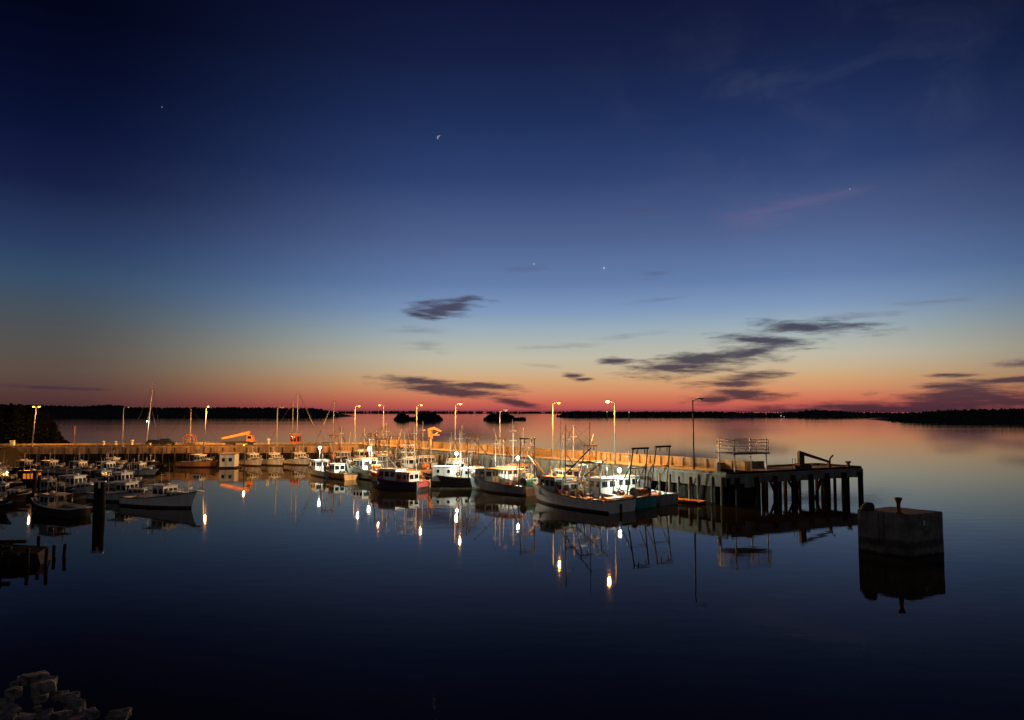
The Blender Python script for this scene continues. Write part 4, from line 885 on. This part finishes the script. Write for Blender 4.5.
# floating hut
p = on(226.5, 468.2); ht_ = thing('floating_hut', 'pale walled floating hut with flat brown roof beside the orange lit cabin boat', 'hut', (p.x, p.y + 1.6, 0), .05)
b = MB(); b.box((0, 0, .1), (4.6, 4.4, .5)); b.build('raft', darktimber, ht_)
b = MB(); b.box((0, 0, 1.75), (3.4, 3.2, 2.8)); w_ = b.build('wall', white, ht_)
b = MB(); b.hexa([(-2, -1.95, 3.16), (2, -1.95, 3.16), (2, 1.95, 3.4), (-2, 1.95, 3.4), (-2, -1.95, 3.3), (2, -1.95, 3.3), (2, 1.95, 3.55), (-2, 1.95, 3.55)]); b.build('roof', brownroof, ht_)
for x, lab in ((-.85, 0), (.75, 0)): b = MB(); b.box((x, -1.62, 1.95), (.7, .06, .8)); b.build('window', glass, ht_)
b = MB(); b.box((-.02, -1.625, 1.4), (.75, .05, 1.95)); b.build('door', dirtywhite, ht_)
# floating dock among the left boats
a, c = on(60, 503), on(150, 482); fm = (a + c) / 2; fd = c - a
dk = thing('floating_dock', 'dark floating dock running between the left boats', 'dock', (fm.x, fm.y, 0), math.atan2(fd.y, fd.x))
b = MB(); b.box((0, 0, .3), (fd.length, 2.2, .5)); b.build('pontoon', darktimber, dk)
for i in range(4): b = MB(); b.tube((0, 0, -2), (0, 0, 3.4), .2, .18, 8); o = b.build('guide_pile', darktimber, dk); o.location = (-fd.length / 2 + 2 + i * (fd.length - 4) / 3, 1.35, 0)
# pilings
def pilings(lab, p, specs, cap=False):
    t = thing('piling_cluster', lab, 'pilings', (p.x, p.y, 0), 0, None)
    for x, y, r, z in specs: b = MB(); b.tube((x, y, -2), (x * .85, y * .85, z), r, r * .92, 10); b.build('pile', darktimber, t)
    if cap:
        b = MB(); b.box((.05, -.1, specs[0][3] + .09), (1.5, .5, .12)); b.build('cap', white, t); b = MB(); b.box((.2, -.47, specs[0][3] - .35), (.26, .06, .72)); b.build('marker_board', white, t)
pilings('cluster of dark pilings with a white cap among the left boats', on(98.5, 516.5), ((-.42, 0, .34, 4.25), (.42, .1, .34, 4.25), (0, .6, .32, 4.2)), True)
pilings('pair of dark posts before the orange lit cabin', on(34.5, 500), ((-.1, 0, .3, 4.3), (.4, .5, .24, 3.6)))
# broken timber crib at the left edge
lp_ = on(22, 566); ol = thing('timber_crib', 'dark broken timber crib of old piles in the water at the left edge', 'timber crib', (lp_.x, lp_.y, 0), .1)
b = MB()
for z in (.3, .9, 1.5): b.box((-6.2 - z, .2, z), (13.4, .3, .3), .0); b.box((-6.4 - z, 3.4, z), (13.0, .3, .3), .01)
b.build('crib_beam', darktimber, ol)
b = MB(); b.hexa([(-13, .5, -1), (1.6, .5, -1), (1.2, 3.1, -1), (-13, 3.1, -1), (-13, .6, 2.0), (.9, .6, .9), (.6, 3.0, 1.1), (-13, 3.0, 2.2)]); b.build('crib_fill', darktimber, ol)
for i in range(13):
    for y in (-.2, 3.7): b = MB(); b.tube((0, 0, -2), (random.uniform(-.15, .15), random.uniform(-.1, .1), random.uniform(.7, 2.5)), .2, .15, 8); o = b.build('pile', darktimber, ol); o.location = (-12.4 + i * 1.18 + random.uniform(-.3, .3), y, 0)
b = MB(); b.box((1.9, -.36, .55), (.2, .05, .3)); b.build('reflector_plate', white, ol)

# ------------------------------------------------------------------ boats beyond the wharf
def sailboat(lab, x, Y, ztop, hm, lean=.5, rz=0, furl=True, mz=1.6):
    t = thing('sailboat', lab, 'sailboat', (x, Y, 0), rz, 'boats moored beyond the wharf'); L = 11.0; zd = hull_parts(t, L, 3.2, 1.5, 1.1, hm, white, .2)
    house(t, -1.8, 2.2, 1.9, 1.0, .6, white, white, .5, 1, 3, vb=.4, vt=.8, name='cabin')
    b = MB(); b.tube((.6, 0, 1), (.6 + lean, 0, ztop), .12, .08, 10); [b.tube((.6 + lean * .55, -.9, ztop * .55), (.6 + lean * .55, .9, ztop * .55), .03, .03, 5) for _ in (0,)]; b.build('mast', polem, t)
    b = MB(); b.tube((.6, 0, 2.7), (-4.0, 0, 2.8), .09, .07, 8); b.build('boom', polem, t)
    if furl: b = MB(); b.tube((.5, 0, 2.95), (-3.8, 0, 3.0), .22, .14, 8); b.tube((5.2, 0, 1.8), (.6 + lean * .7, 0, ztop * .72), .14, .05, 8); b.build('furled_sail', cloth, t)
    T = (.6 + lean, 0, ztop - .1); stays(t, [(T, (5.4, 0, 1.6)), (T, (-5.3, 0, 1.2)), (T, (.4, 1.5, 1.2)), (T, (.4, -1.5, 1.2)), ((.6 + lean * .6, 0, ztop * .6), (1.6, 1.5, 1.2)), ((.6 + lean * .6, 0, ztop * .6), (1.6, -1.5, 1.2))], .03)
Yb = 214
sailboat('sailboat with the tallest mast, leaning slightly right, beyond the wharf at left', xat(145.5, Yb), Yb, zat(384, Yb), white, 1.5)
SB = [o for o in COL.objects if o.name.startswith('sailboat')][0]
b = MB(); b.ball((.95, -.5, 10.4), .12, 8); b.build('spreader_lamp', floodlens, SB); light('spreader_light', 'POINT', (1.2, -1.5, 10.2), 420, (1, .9, .75), .1, SB)
sm = SB.children[[c.name.split('.')[0] for c in SB.children].index('mast')]; sm.data.materials.clear(); sm.data.materials.append(white)
sailboat('sailboat with a dark mast and wide stays beyond the wharf, left of the first floodlight', xat(331.5, 213), 213, zat(397, 213), navy, .2, .4)
for px, lab, z1, z2, hm in ((297, 'fishing vessel with two tall masts and dark red wheelhouse beyond the wharf', 391, 400, redp), (191, 'fishing vessel with a white mast and round net drum beyond the wharf', 409, 0, dirtywhite)):
    Y = 214; t = thing('trawler', lab, 'fishing vessel', (xat(px, Y), Y, 0), .15, 'boats moored beyond the wharf'); L = 18; zd = hull_parts(t, L, 5.4, 3.4, 2.4, hm, white, .7)
    if z2:
        house(t, -1.4, 1.3, 2.6, 4.2, 2.6, redp, dirtywhite, .1, 2, 3, vb=.3, vt=.8); house(t, -3.0, 3.0, 4.0, zd(0), 2.4, dirtywhite, dirtywhite, .2, 2, 3, name='deckhouse')
        mast(t, .3, 0, 6.8, zat(z1, Y), .12, polem, .8); mast(t, -1.0, .3, 6.8, zat(z2, Y), .1, polem, None)
        b = MB(); b.tube((2.2, 0, 15), (6.2, -1.0, 6.0), .08, .06, 6); b.tube((6.2, -1.0, 6.0), (9.4, -1.2, 14.0), .07, .05, 6); b.build('boom', steel, t)
        stays(t, [((.3, 0, 18.6), (6.2, -1, 6)), ((.3, 0, 18.6), (-8, 0, 3)), ((.3, 0, 18.6), (8.4, 0, 4))], .03)
    else:
        house(t, 2.0, 5.0, 3.2, zd(2), 2.4, white, white, .3, 3, 2); mast(t, 0.2, 0, zd(0), zat(z1, Y), .12, white)
        b = MB(); b.torus((.1, -1.2, 5.3), 1.5, .1, 'y', 20, 6); b.torus((.1, 1.2, 5.3), 1.5, .1, 'y', 20, 6); b.tube((.1, -1.2, 5.3), (.1, 1.2, 5.3), .4, .4, 10)
        for k in range(6): b.tube((.1, -1.2, 5.3), (.1 + 1.5 * math.cos(k), -1.2, 5.3 + 1.5 * math.sin(k)), .05, .05, 5)
        b.build('net_drum', orangepaint, t); b = MB(); [b.tube((.1 + s, y, zd(0)), (.1, y, 5.3), .1, .08, 6) for s in (-1.2, 1.2) for y in (-1.4, 1.4)]; b.build('drum_stand', orangepaint, t)
        stays(t, [((.2, 0, zat(z1, Y) - .2), (8.4, 0, 4)), ((.2, 0, zat(z1, Y) - .2), (-8.4, 0, 3))], .03)

# ------------------------------------------------------------------ things on the wharf
def car(px, off, lab, rz, s=1.0, van=False):
    p = lpt(px, off); t = thing('parked_car', lab, 'car', (p.x, p.y, DZ), rz, 'cars parked on the wharf')
    prof = [(-2.1, .35), (-2.15, .75), (-1.9, .92), (-1.55, 1.42 if not van else 1.7), (.45, 1.45 if not van else 1.75), (1.15, .98), (2.0, .82), (2.15, .6), (2.1, .35)]
    b = MB(); rings = []
    for y, k in ((-.88, .97), (-.8, 1.0), (.8, 1.0), (.88, .97)): rings.append([(x, y * (1 if z < .95 else .82), .3 + (z - .3) * k) for x, z in prof])
    b.loft(rings, True, True, 0, False); b.build('body', carm, t)
    top = 1.36 if not van else 1.62
    for s_ in (1, -1): b = MB(); q = [(-1.62, .845 * s_, .98), (.95, .845 * s_, .98), (.42, .735 * s_, top), (-1.42, .735 * s_, top)]; b.panel(q if s_ < 0 else [q[1], q[0], q[3], q[2]], .05, .95, .08, .9, .02, .03); b.build('side_window', glass, t)
    for x in (-1.35, 1.35):
        for s_ in (1, -1):
            b = MB(); b.tube((x, s_ * .7, .33), (x, s_ * .92, .33), .33, .33, 14); w = b.build('wheel', rubber, t); b = MB(); b.tube((x, s_ * .9, .33), (x, s_ * .935, .33), .19, .19, 10); b.build('hub_cap', chrome, w)
    for s_ in (1, -1): b = MB(); b.box((2.1, s_ * .62, .66), (.1, .34, .14)); b.build('headlight', unlit, t)
car(157, 6.4, 'dark car parked on the wharf just right of the tall sailboat mast', .05); car(169, 6.6, 'dark car parked on the wharf behind the first, with a higher roof', .1, van=True)
def bollard(p, lab, m, h=.9, r=.22):
    b = MB(); b.lathe([(r * 1.5, 0), (r * 1.5, .08), (r, .12), (r * .9, h * .7), (r * 1.5, h * .8), (r * 1.55, h * .95), (r * .9, h)], (0, 0, 0), 12); o = b.build('bollard', m); o.location = (p.x, p.y, DZ + .002); tag(o, lab, 'bollard', 'mooring bollards on the wharf')
bollard(lpt(134, 1.2), 'pale bollard on the wharf left of the tall sailboat mast', white, 1.6, .28); bollard(lpt(118, 7), 'small pale bollard left of the unlit post by the sailboat', white, 1.1)
bollard(lpt(106, 7), 'pale bollard farthest left on the wharf deck', white, 1.1); bollard(lpt(152, 1.3), 'pale bollard at the foot of the tall sailboat mast', white, .8); bollard(lpt(270, 1.2), 'pale bollard left of the unlit post above the small boats', white, 1.8, .3)
p = Cc + Ue * 26.3 + Ne * 1.2; bollard(p, 'round headed bollard near the outer end of the pier head', concrete, 1.05, .3)
p = lpt(15, 2.5); cb = thing('electrical_cabinet', 'white electrical cabinet at the wharf root on the far left', 'cabinet', (p.x, p.y, DZ)); b = MB(); b.box((0, 0, .75), (1.1, .6, 1.5), 0, 0, .03); b.build('box', white, cb); b = MB(); b.box((.1, -.315, .8), (.75, .03, 1.2)); b.build('door', dirtywhite, cb)
# davit near the wharf root
p = lpt(73, 1.0); dv_ = thing('davit', 'thin bent davit post at the wharf edge left of the unlit lamp post', 'davit', (p.x, p.y, DZ)); b = MB(); b.path([(0, 0, 0), (.9, 0, 1.0), (1.0, 0, 5.2)], .07); b.build('post', orangepaint, dv_)
# truck crane boom (orange, tilted)
p = lpt(240, 4.2); tc_ = thing('boom_truck', 'orange boom truck with its boom slanting up right, above the floating hut', 'boom truck', (p.x, p.y, DZ), .05)
b = MB(); b.box((-.2, 0, .75), (8.2, 2.3, .3)); b.box((-.4, 0, 1.0), (7.0, 2.4, .2)); b.build('chassis', darksteel, tc_)
b = MB(); b.hexa([(2.3, -1.15, .9), (4.1, -1.15, .9), (4.1, 1.15, .9), (2.3, 1.15, .9), (2.4, -1.05, 2.6), (3.6, -1.05, 2.6), (3.6, 1.05, 2.6), (2.4, 1.05, 2.6)]); cab = b.build('cab', orangepaint, tc_)
b = MB(); b.panel([(2.3, -1.15, .9), (4.1, -1.15, .9), (3.6, -1.05, 2.6), (2.4, -1.05, 2.6)], .15, .85, .5, .9, .02, .03); b.build('window', glass, cab)
b = MB(); b.hexa([(-4.3, -.25, 1.5), (3.0, -.22, 3.0), (3.0, .22, 3.0), (-4.3, .25, 1.5), (-4.4, -.25, 2.0), (3.0, -.2, 3.75), (3.0, .2, 3.75), (-4.4, .25, 2.0)]); b.build('boom', orangepaint, tc_)
b = MB(); b.tube((2.4, 0, 1.1), (2.4, 0, 3.2), .3, .26, 10); b.build('boom_pedestal', orangepaint, tc_)
for x in (-2.6, -1.5, 3.1):
    for s in (1, -1): b = MB(); b.tube((x, s * .8, .48), (x, s * 1.15, .48), .48, .48, 14); b.build('wheel', rubber, tc_)
p = Vector((xat(245.5, 172.5), 172.5)); wl = thing('work_light', 'small lit work light on a tall thin post beside the floating hut', 'work light', (p.x, p.y, 0), -.9)
wz = zat(444, 172.5); b = MB(); b.tube((0, .1, -2), (0, .1, wz + .1), .11, .08, 8); b.build('post', darktimber, wl); b = MB(); b.box((.0, -.1, wz + .05), (.4, .35, .3), 0, 0, .04); hd_ = b.build('lamp_housing', darksteel, wl)
b = MB(); b.ball((0, .0, wz - .2), .17, 8); b.build('lens', sodlens, hd_); light('work_lamp_light', 'POINT', (.2, .1, wz - .5), 6500, SOD, .08, wl, soft=12)
# yellow knuckle crane
p = dpt(431, 5.0); kc = thing('knuckle_crane', 'yellow folded knuckle crane on a post, right of the white lattice gantry', 'crane', (p.x, p.y, DZ), -.2)
b = MB(); b.tube((0, 0, 0), (0, 0, 2.6), .24, .2, 10); b.build('post', polem, kc)
b = MB(); b.hexa([(-.5, -.3, 2.4), (.5, -.3, 2.4), (.5, .3, 2.4), (-.5, .3, 2.4), (-.6, -.3, 4.6), (.2, -.3, 4.8), (.2, .3, 4.8), (-.6, .3, 4.6)]); b.build('slewing_column', yellow, kc)
b = MB(); b.hexa([(-.7, -.25, 4.2), (1.0, -.22, 4.7), (1.0, .22, 4.7), (-.7, .25, 4.2), (-.7, -.25, 4.8), (.9, -.22, 5.25), (.9, .22, 5.25), (-.7, .25, 4.8)]); b.hexa([(.8, -.2, 4.65), (2.5, -.18, 4.0), (2.5, .18, 4.0), (.8, .2, 4.65), (.9, -.2, 5.2), (2.7, -.18, 4.35), (2.7, .18, 4.35), (.9, .2, 5.2)]); b.build('boom', yellow, kc)
b = MB(); b.hexa([(.1, -.16, 3.2), (2.2, -.14, 3.15), (2.2, .14, 3.15), (.1, .16, 3.2), (.1, -.16, 3.6), (2.2, -.14, 3.5), (2.2, .14, 3.5), (.1, .16, 3.6)]); b.build('jib', yellow, kc)
b = MB(); b.tube((.3, 0, 3.0), (1.9, 0, 4.0), .1, .1, 8); b.build('ram', alum, kc)
# gantry platform at the corner
g0 = Vector((xat(733, 108.6), 108.6)); g1 = Vector((xat(764.5, 111.2), 111.2)); gd = g1 - g0; gl = gd.length
gt = thing('gantry_platform', 'raised steel platform with railings on four legs at the wharf corner', 'platform', (g0.x, g0.y, DZ), math.atan2(gd.y, gd.x))
gw = 3.2; pz = zat(453.5, 110) - DZ; tz = zat(438.6, 110) - DZ
for x in (0, gl):
    for y in (0, gw): b = MB(); b.box((0, 0, tz / 2), (.17, .17, tz)); o = b.build('leg', polem, gt); o.location = (x, y, 0)
b = MB(); b.box((gl / 2, gw / 2, pz), (gl + .9, gw + .7, .2)); b.build('platform_deck', darksteel, gt)
b = MB()
for z in (.55, 1.05, 1.55, 1.95):
    b.tube((-.3, -.2, pz + z), (gl + .3, -.2, pz + z), .04, .04, 6); b.tube((-.3, gw + .2, pz + z), (gl + .3, gw + .2, pz + z), .04, .04, 6); b.tube((-.3, -.2, pz + z), (-.3, gw + .2, pz + z), .04, .04, 6); b.tube((gl + .3, -.2, pz + z), (gl + .3, gw + .2, pz + z), .04, .04, 6)
for x in (-.3, gl * .33, gl * .66, gl + .3):
    for y in (-.2, gw + .2): b.tube((x, y, pz), (x, y, pz + 1.98), .04, .04, 6)
b.build('railing', steel, gt)
# ladder rack beside it, lit
p = Cc + U * 2.2 + Nn * 1.0; b = MB(); b.box((0, 0, .75), (.5, .35, 1.5), 0, 0, .03); b.box((0, 0, 1.55), (.6, .45, .1)); o = b.build('power_pedestal', dirtywhite); o.location = (p.x, p.y, DZ + .002); tag(o, 'pale power pedestal at the feet of the raised steel platform', 'power pedestal')
# folded crane on the pier head
p = Cc + Ue * 17.4 + Ne * 2.4; hc_ = thing('hoist_crane', 'dark folded hoist crane with its boom sloping down to the right on the pier head', 'crane', (p.x, p.y, DZ), math.atan2(Ue.y, Ue.x) - .25)
b = MB(); b.box((0, 0, .45), (1.6, 1.3, .9)); b.box((-.9, 0, .3), (1.0, .9, .6)); b.box((1.1, .2, .35), (1.0, .9, .7)); b.build('base', darksteel, hc_)
b = MB(); b.box((-.1, 0, 1.75), (.85, .6, 1.8)); b.build('mast', darksteel, hc_)
b = MB(); b.hexa([(-.4, -.2, 2.35), (4.6, -.16, .95), (4.6, .16, .95), (-.4, .2, 2.35), (-.4, -.2, 2.85), (4.6, -.16, 1.3), (4.6, .16, 1.3), (-.4, .2, 2.85)]); b.box((4.75, 0, .78), (.35, .36, 1.0)); b.build('boom', rust, hc_)
b = MB(); b.path([(-1.3, -.4, 0), (-1.3, -.4, 1.6), (-1.3, .4, 1.6), (-1.3, .4, 0)], .04); b.build('guard_rail', darksteel, hc_)
p = Cc + Ue * 23.4 + Ne * 2.2; vp = thing('vent_pipe', 'thin vent pipe with bent top standing on the pier head', 'pipe', (p.x, p.y, DZ), math.atan2(Ue.y, Ue.x)); b = MB(); b.path([(0, 0, 0), (0, 0, 1.35), (.22, 0, 1.65), (.75, 0, 1.95)], .13, 8); b.build('pipe', rust, vp); b = MB(); b.lathe([(.3, 0), (.3, .1), (.2, .16), (.2, .5)], (0, 0, 0)); b.build('flange', darksteel, vp)
# lobster traps stacked along the back wall
trap0 = None
def trap(p, z, rz, lab):
    global trap0
    if trap0 is None:
        trap0 = thing('lobster_trap', lab, 'lobster trap', (p.x, p.y, z), rz, 'lobster traps on the wharf')
        b = MB(); n = 6
        for x in [-.6 + .2 * i for i in range(7)]: b.path([(x, -.3, 0), (x, -.3, .4), (x, .3, .4), (x, .3, 0), (x, -.3, 0)], .02, 4)
        for y, zz in [(-.3, z_) for z_ in (0, .13, .27, .4)] + [(.3, z_) for z_ in (0, .13, .27, .4)] + [(-.1, .4), (.1, .4)]: b.tube((-.6, y, zz), (.6, y, zz), .02, .02, 4)
        b.build('wire_cage', wire, trap0); b = MB(); b.box((0, 0, .03), (1.15, .55, .05)); b.build('runner_base', timber, trap0); t = trap0
    else: t = copy_tree(trap0); t.location = (p.x, p.y, z); t.rotation_euler = (0, 0, rz); t['label'] = lab
ang = math.atan2(U.y, U.x)
for px, rows, lab in ((505, 3, 'wire lobster trap in the stack behind the unlit pale lamp post'), (548, 3, 'wire lobster trap in the stack behind the lamp beside the right ridge'), (592, 2, 'wire lobster trap in the stack just left of the brightest street lamp')):
    p = dpt(px, 7.2)
    for i in range(4):
        for k in range(rows): trap(p + U * (i * 1.3), DZ + .005 + k * .43, ang + random.uniform(-.05, .05), lab)
# ------------------------------------------------------------------ concrete mooring block
A_, Fp, B_ = on(858, 550.5), on(911.5, 558), on(944.5, 552.7)
cen = (A_ + B_) / 2; D_ = A_ + B_ - Fp; tp = 3.78
mb_ = thing('mooring_block', 'big dark concrete mooring block standing alone in the water at right', 'mooring block', (cen.x, cen.y, 0))
def tide_concrete():
    m = concrete.copy(); m.name = 'tide_stained_concrete'; N = m.node_tree.nodes; L = m.node_tree.links
    tc = N.new('ShaderNodeTexCoord'); sp = N.new('ShaderNodeSeparateXYZ'); L.new(tc.outputs['Object'], sp.inputs[0])
    nz = N.new('ShaderNodeTexNoise'); nz.inputs['Scale'].default_value = 2.5; nz.inputs['Detail'].default_value = 5; L.new(tc.outputs['Object'], nz.inputs['Vector'])
    ad = N.new('ShaderNodeMath'); ad.operation = 'MULTIPLY_ADD'; L.new(nz.outputs['Fac'], ad.inputs[0]); ad.inputs[1].default_value = .7; L.new(sp.outputs[2], ad.inputs[2])
    rp = N.new('ShaderNodeValToRGB'); cr = rp.color_ramp; cr.elements[0].position = .0; cr.elements[0].color = (.12, .12, .12, 1); cr.elements[1].position = 1; cr.elements[1].color = (1, 1, 1, 1)
    for p_, v in ((.10, .14), (.14, .75), (.22, .7), (.27, .3), (.36, .35), (.42, .9)): e = cr.elements.new(p_); e.color = (v, v, v, 1)
    dv = N.new('ShaderNodeMath'); dv.operation = 'DIVIDE'; L.new(ad.outputs[0], dv.inputs[0]); dv.inputs[1].default_value = 4.4; L.new(dv.outputs[0], rp.inputs['Fac'])
    st_ = N.new('ShaderNodeMapping'); st_.inputs['Scale'].default_value = (2.2, 2.2, .16); L.new(tc.outputs['Object'], st_.inputs[0])
    n4 = N.new('ShaderNodeTexNoise'); n4.inputs['Scale'].default_value = 1.6; n4.inputs['Detail'].default_value = 5; L.new(st_.outputs[0], n4.inputs['Vector'])
    r4 = N.new('ShaderNodeValToRGB'); r4.color_ramp.elements[0].position = .5; r4.color_ramp.elements[0].color = (1, 1, 1, 1); r4.color_ramp.elements[1].position = .7; r4.color_ramp.elements[1].color = (.55, .34, .22, 1); L.new(n4.outputs['Fac'], r4.inputs['Fac'])
    b = N['Principled BSDF']; s0 = b.inputs['Base Color'].links[0].from_socket; m4 = N.new('ShaderNodeMix'); m4.data_type = 'RGBA'; m4.blend_type = 'MULTIPLY'; m4.inputs[0].default_value = .45; L.new(s0, m4.inputs[6]); L.new(r4.outputs['Color'], m4.inputs[7]); src = m4.outputs[2]; mx = N.new('ShaderNodeMix'); mx.data_type = 'RGBA'; mx.blend_type = 'MULTIPLY'; mx.inputs[0].default_value = 1
    L.new(src, mx.inputs[6]); L.new(rp.outputs['Color'], mx.inputs[7]); L.new(mx.outputs[2], b.inputs['Base Color']); return m
tideconc = tide_concrete()
q = [p - cen for p in (A_, Fp, B_, D_)]; b = MB(); rg = lambda z, s: [(p.x * s, p.y * s, z) for p in q]
rw = random.Random(9); NS = 14
def edge_ring(z, sc, jit):
    out = []
    for a_, c_ in zip(q, q[1:] + q[:1]):
        for k in range(NS):
            f_ = k / NS; p = a_.lerp(c_, f_) * sc; ch = (.10 if k == 0 else 0); out.append((p.x * (1 - ch * .12) + rw.uniform(-jit, jit), p.y * (1 - ch * .12) + rw.uniform(-jit, jit), z + (rw.uniform(-jit, jit) * .9 if jit else 0)))
    return out
b.loft([edge_ring(-2, 1.01, 0), edge_ring(.2, 1.004, .015), edge_ring(.9, 1.003, .03), edge_ring(1.7, 1.002, .02), edge_ring(2.6, 1.0, .02), edge_ring(tp - .16, 1.0, .03), edge_ring(tp - .03, .988, .035), edge_ring(tp, .965, .02)], False, True, 0, False); b.build('concrete_body', tideconc, mb_)
e1 = (q[1] - q[0]); nrm = Vector((e1.y, -e1.x, 0)).normalized()
b = MB(); pA = q[0] + e1 * .42 + nrm * .06
for s in (0, .45): pp_ = pA + e1.normalized() * s; b.tube((pp_.x, pp_.y, .8), (pp_.x, pp_.y, tp - .1), .04, .04, 6)
for i in range(8): a_ = pA + Vector((0, 0, 1 + i * .33)); c_ = a_ + e1.normalized() * .45; b.tube(a_, c_, .025, .025, 5)
b.build('ladder', rust, mb_)
e2 = (q[2] - q[1]); n2 = Vector((e2.y, -e2.x, 0)).normalized(); pB = q[1] + e2 * .40 + n2 * .04
b = MB(); b.box((pB.x, pB.y, 2.95), (.22, .05, .42), math.atan2(e2.y, e2.x)); b.build('mooring_ring_plate', white, mb_)
pt = at(903, 510, 69.3); b = MB(); b.lathe([(.30, 0), (.28, .1), (.19, .2), (.17, .8), (.24, 1.1), (.33, 1.25), (.34, 1.4), (.16, 1.45)], (0, 0, 0), 14); o = b.build('bollard', rust); o.location = (pt.x, 69.3 + .8, tp + .002); tag(o, 'flared rusty bollard on top of the concrete mooring block', 'bollard')
pt = at(871, 506, 71.5); rh = MB()
for k, (R_, z) in enumerate(((.55, .1), (.5, .28), (.42, .44), (.3, .56))): rh.torus((.05 * k, 0, z), R_, .13, 'z', 18, 7)
o = rh.build('rope_coil', ropem); o.location = (pt.x, 72.3, tp + .03); tag(o, 'dark coil of heavy rope on the left top corner of the mooring block', 'rope coil')

# ------------------------------------------------------------------ render settings
sc.view_settings.view_transform = 'Standard'; sc.view_settings.look = 'None'; sc.view_settings.exposure = 0; sc.view_settings.gamma = 1
sc.render.engine = 'CYCLES'; cy = sc.cycles
cy.use_denoising = True; cy.denoiser = 'OPENIMAGEDENOISE'; cy.use_light_tree = True
cy.max_bounces = 6; cy.diffuse_bounces = 2; cy.glossy_bounces = 4; cy.sample_clamp_indirect = 6; cy.caustics_refractive = False
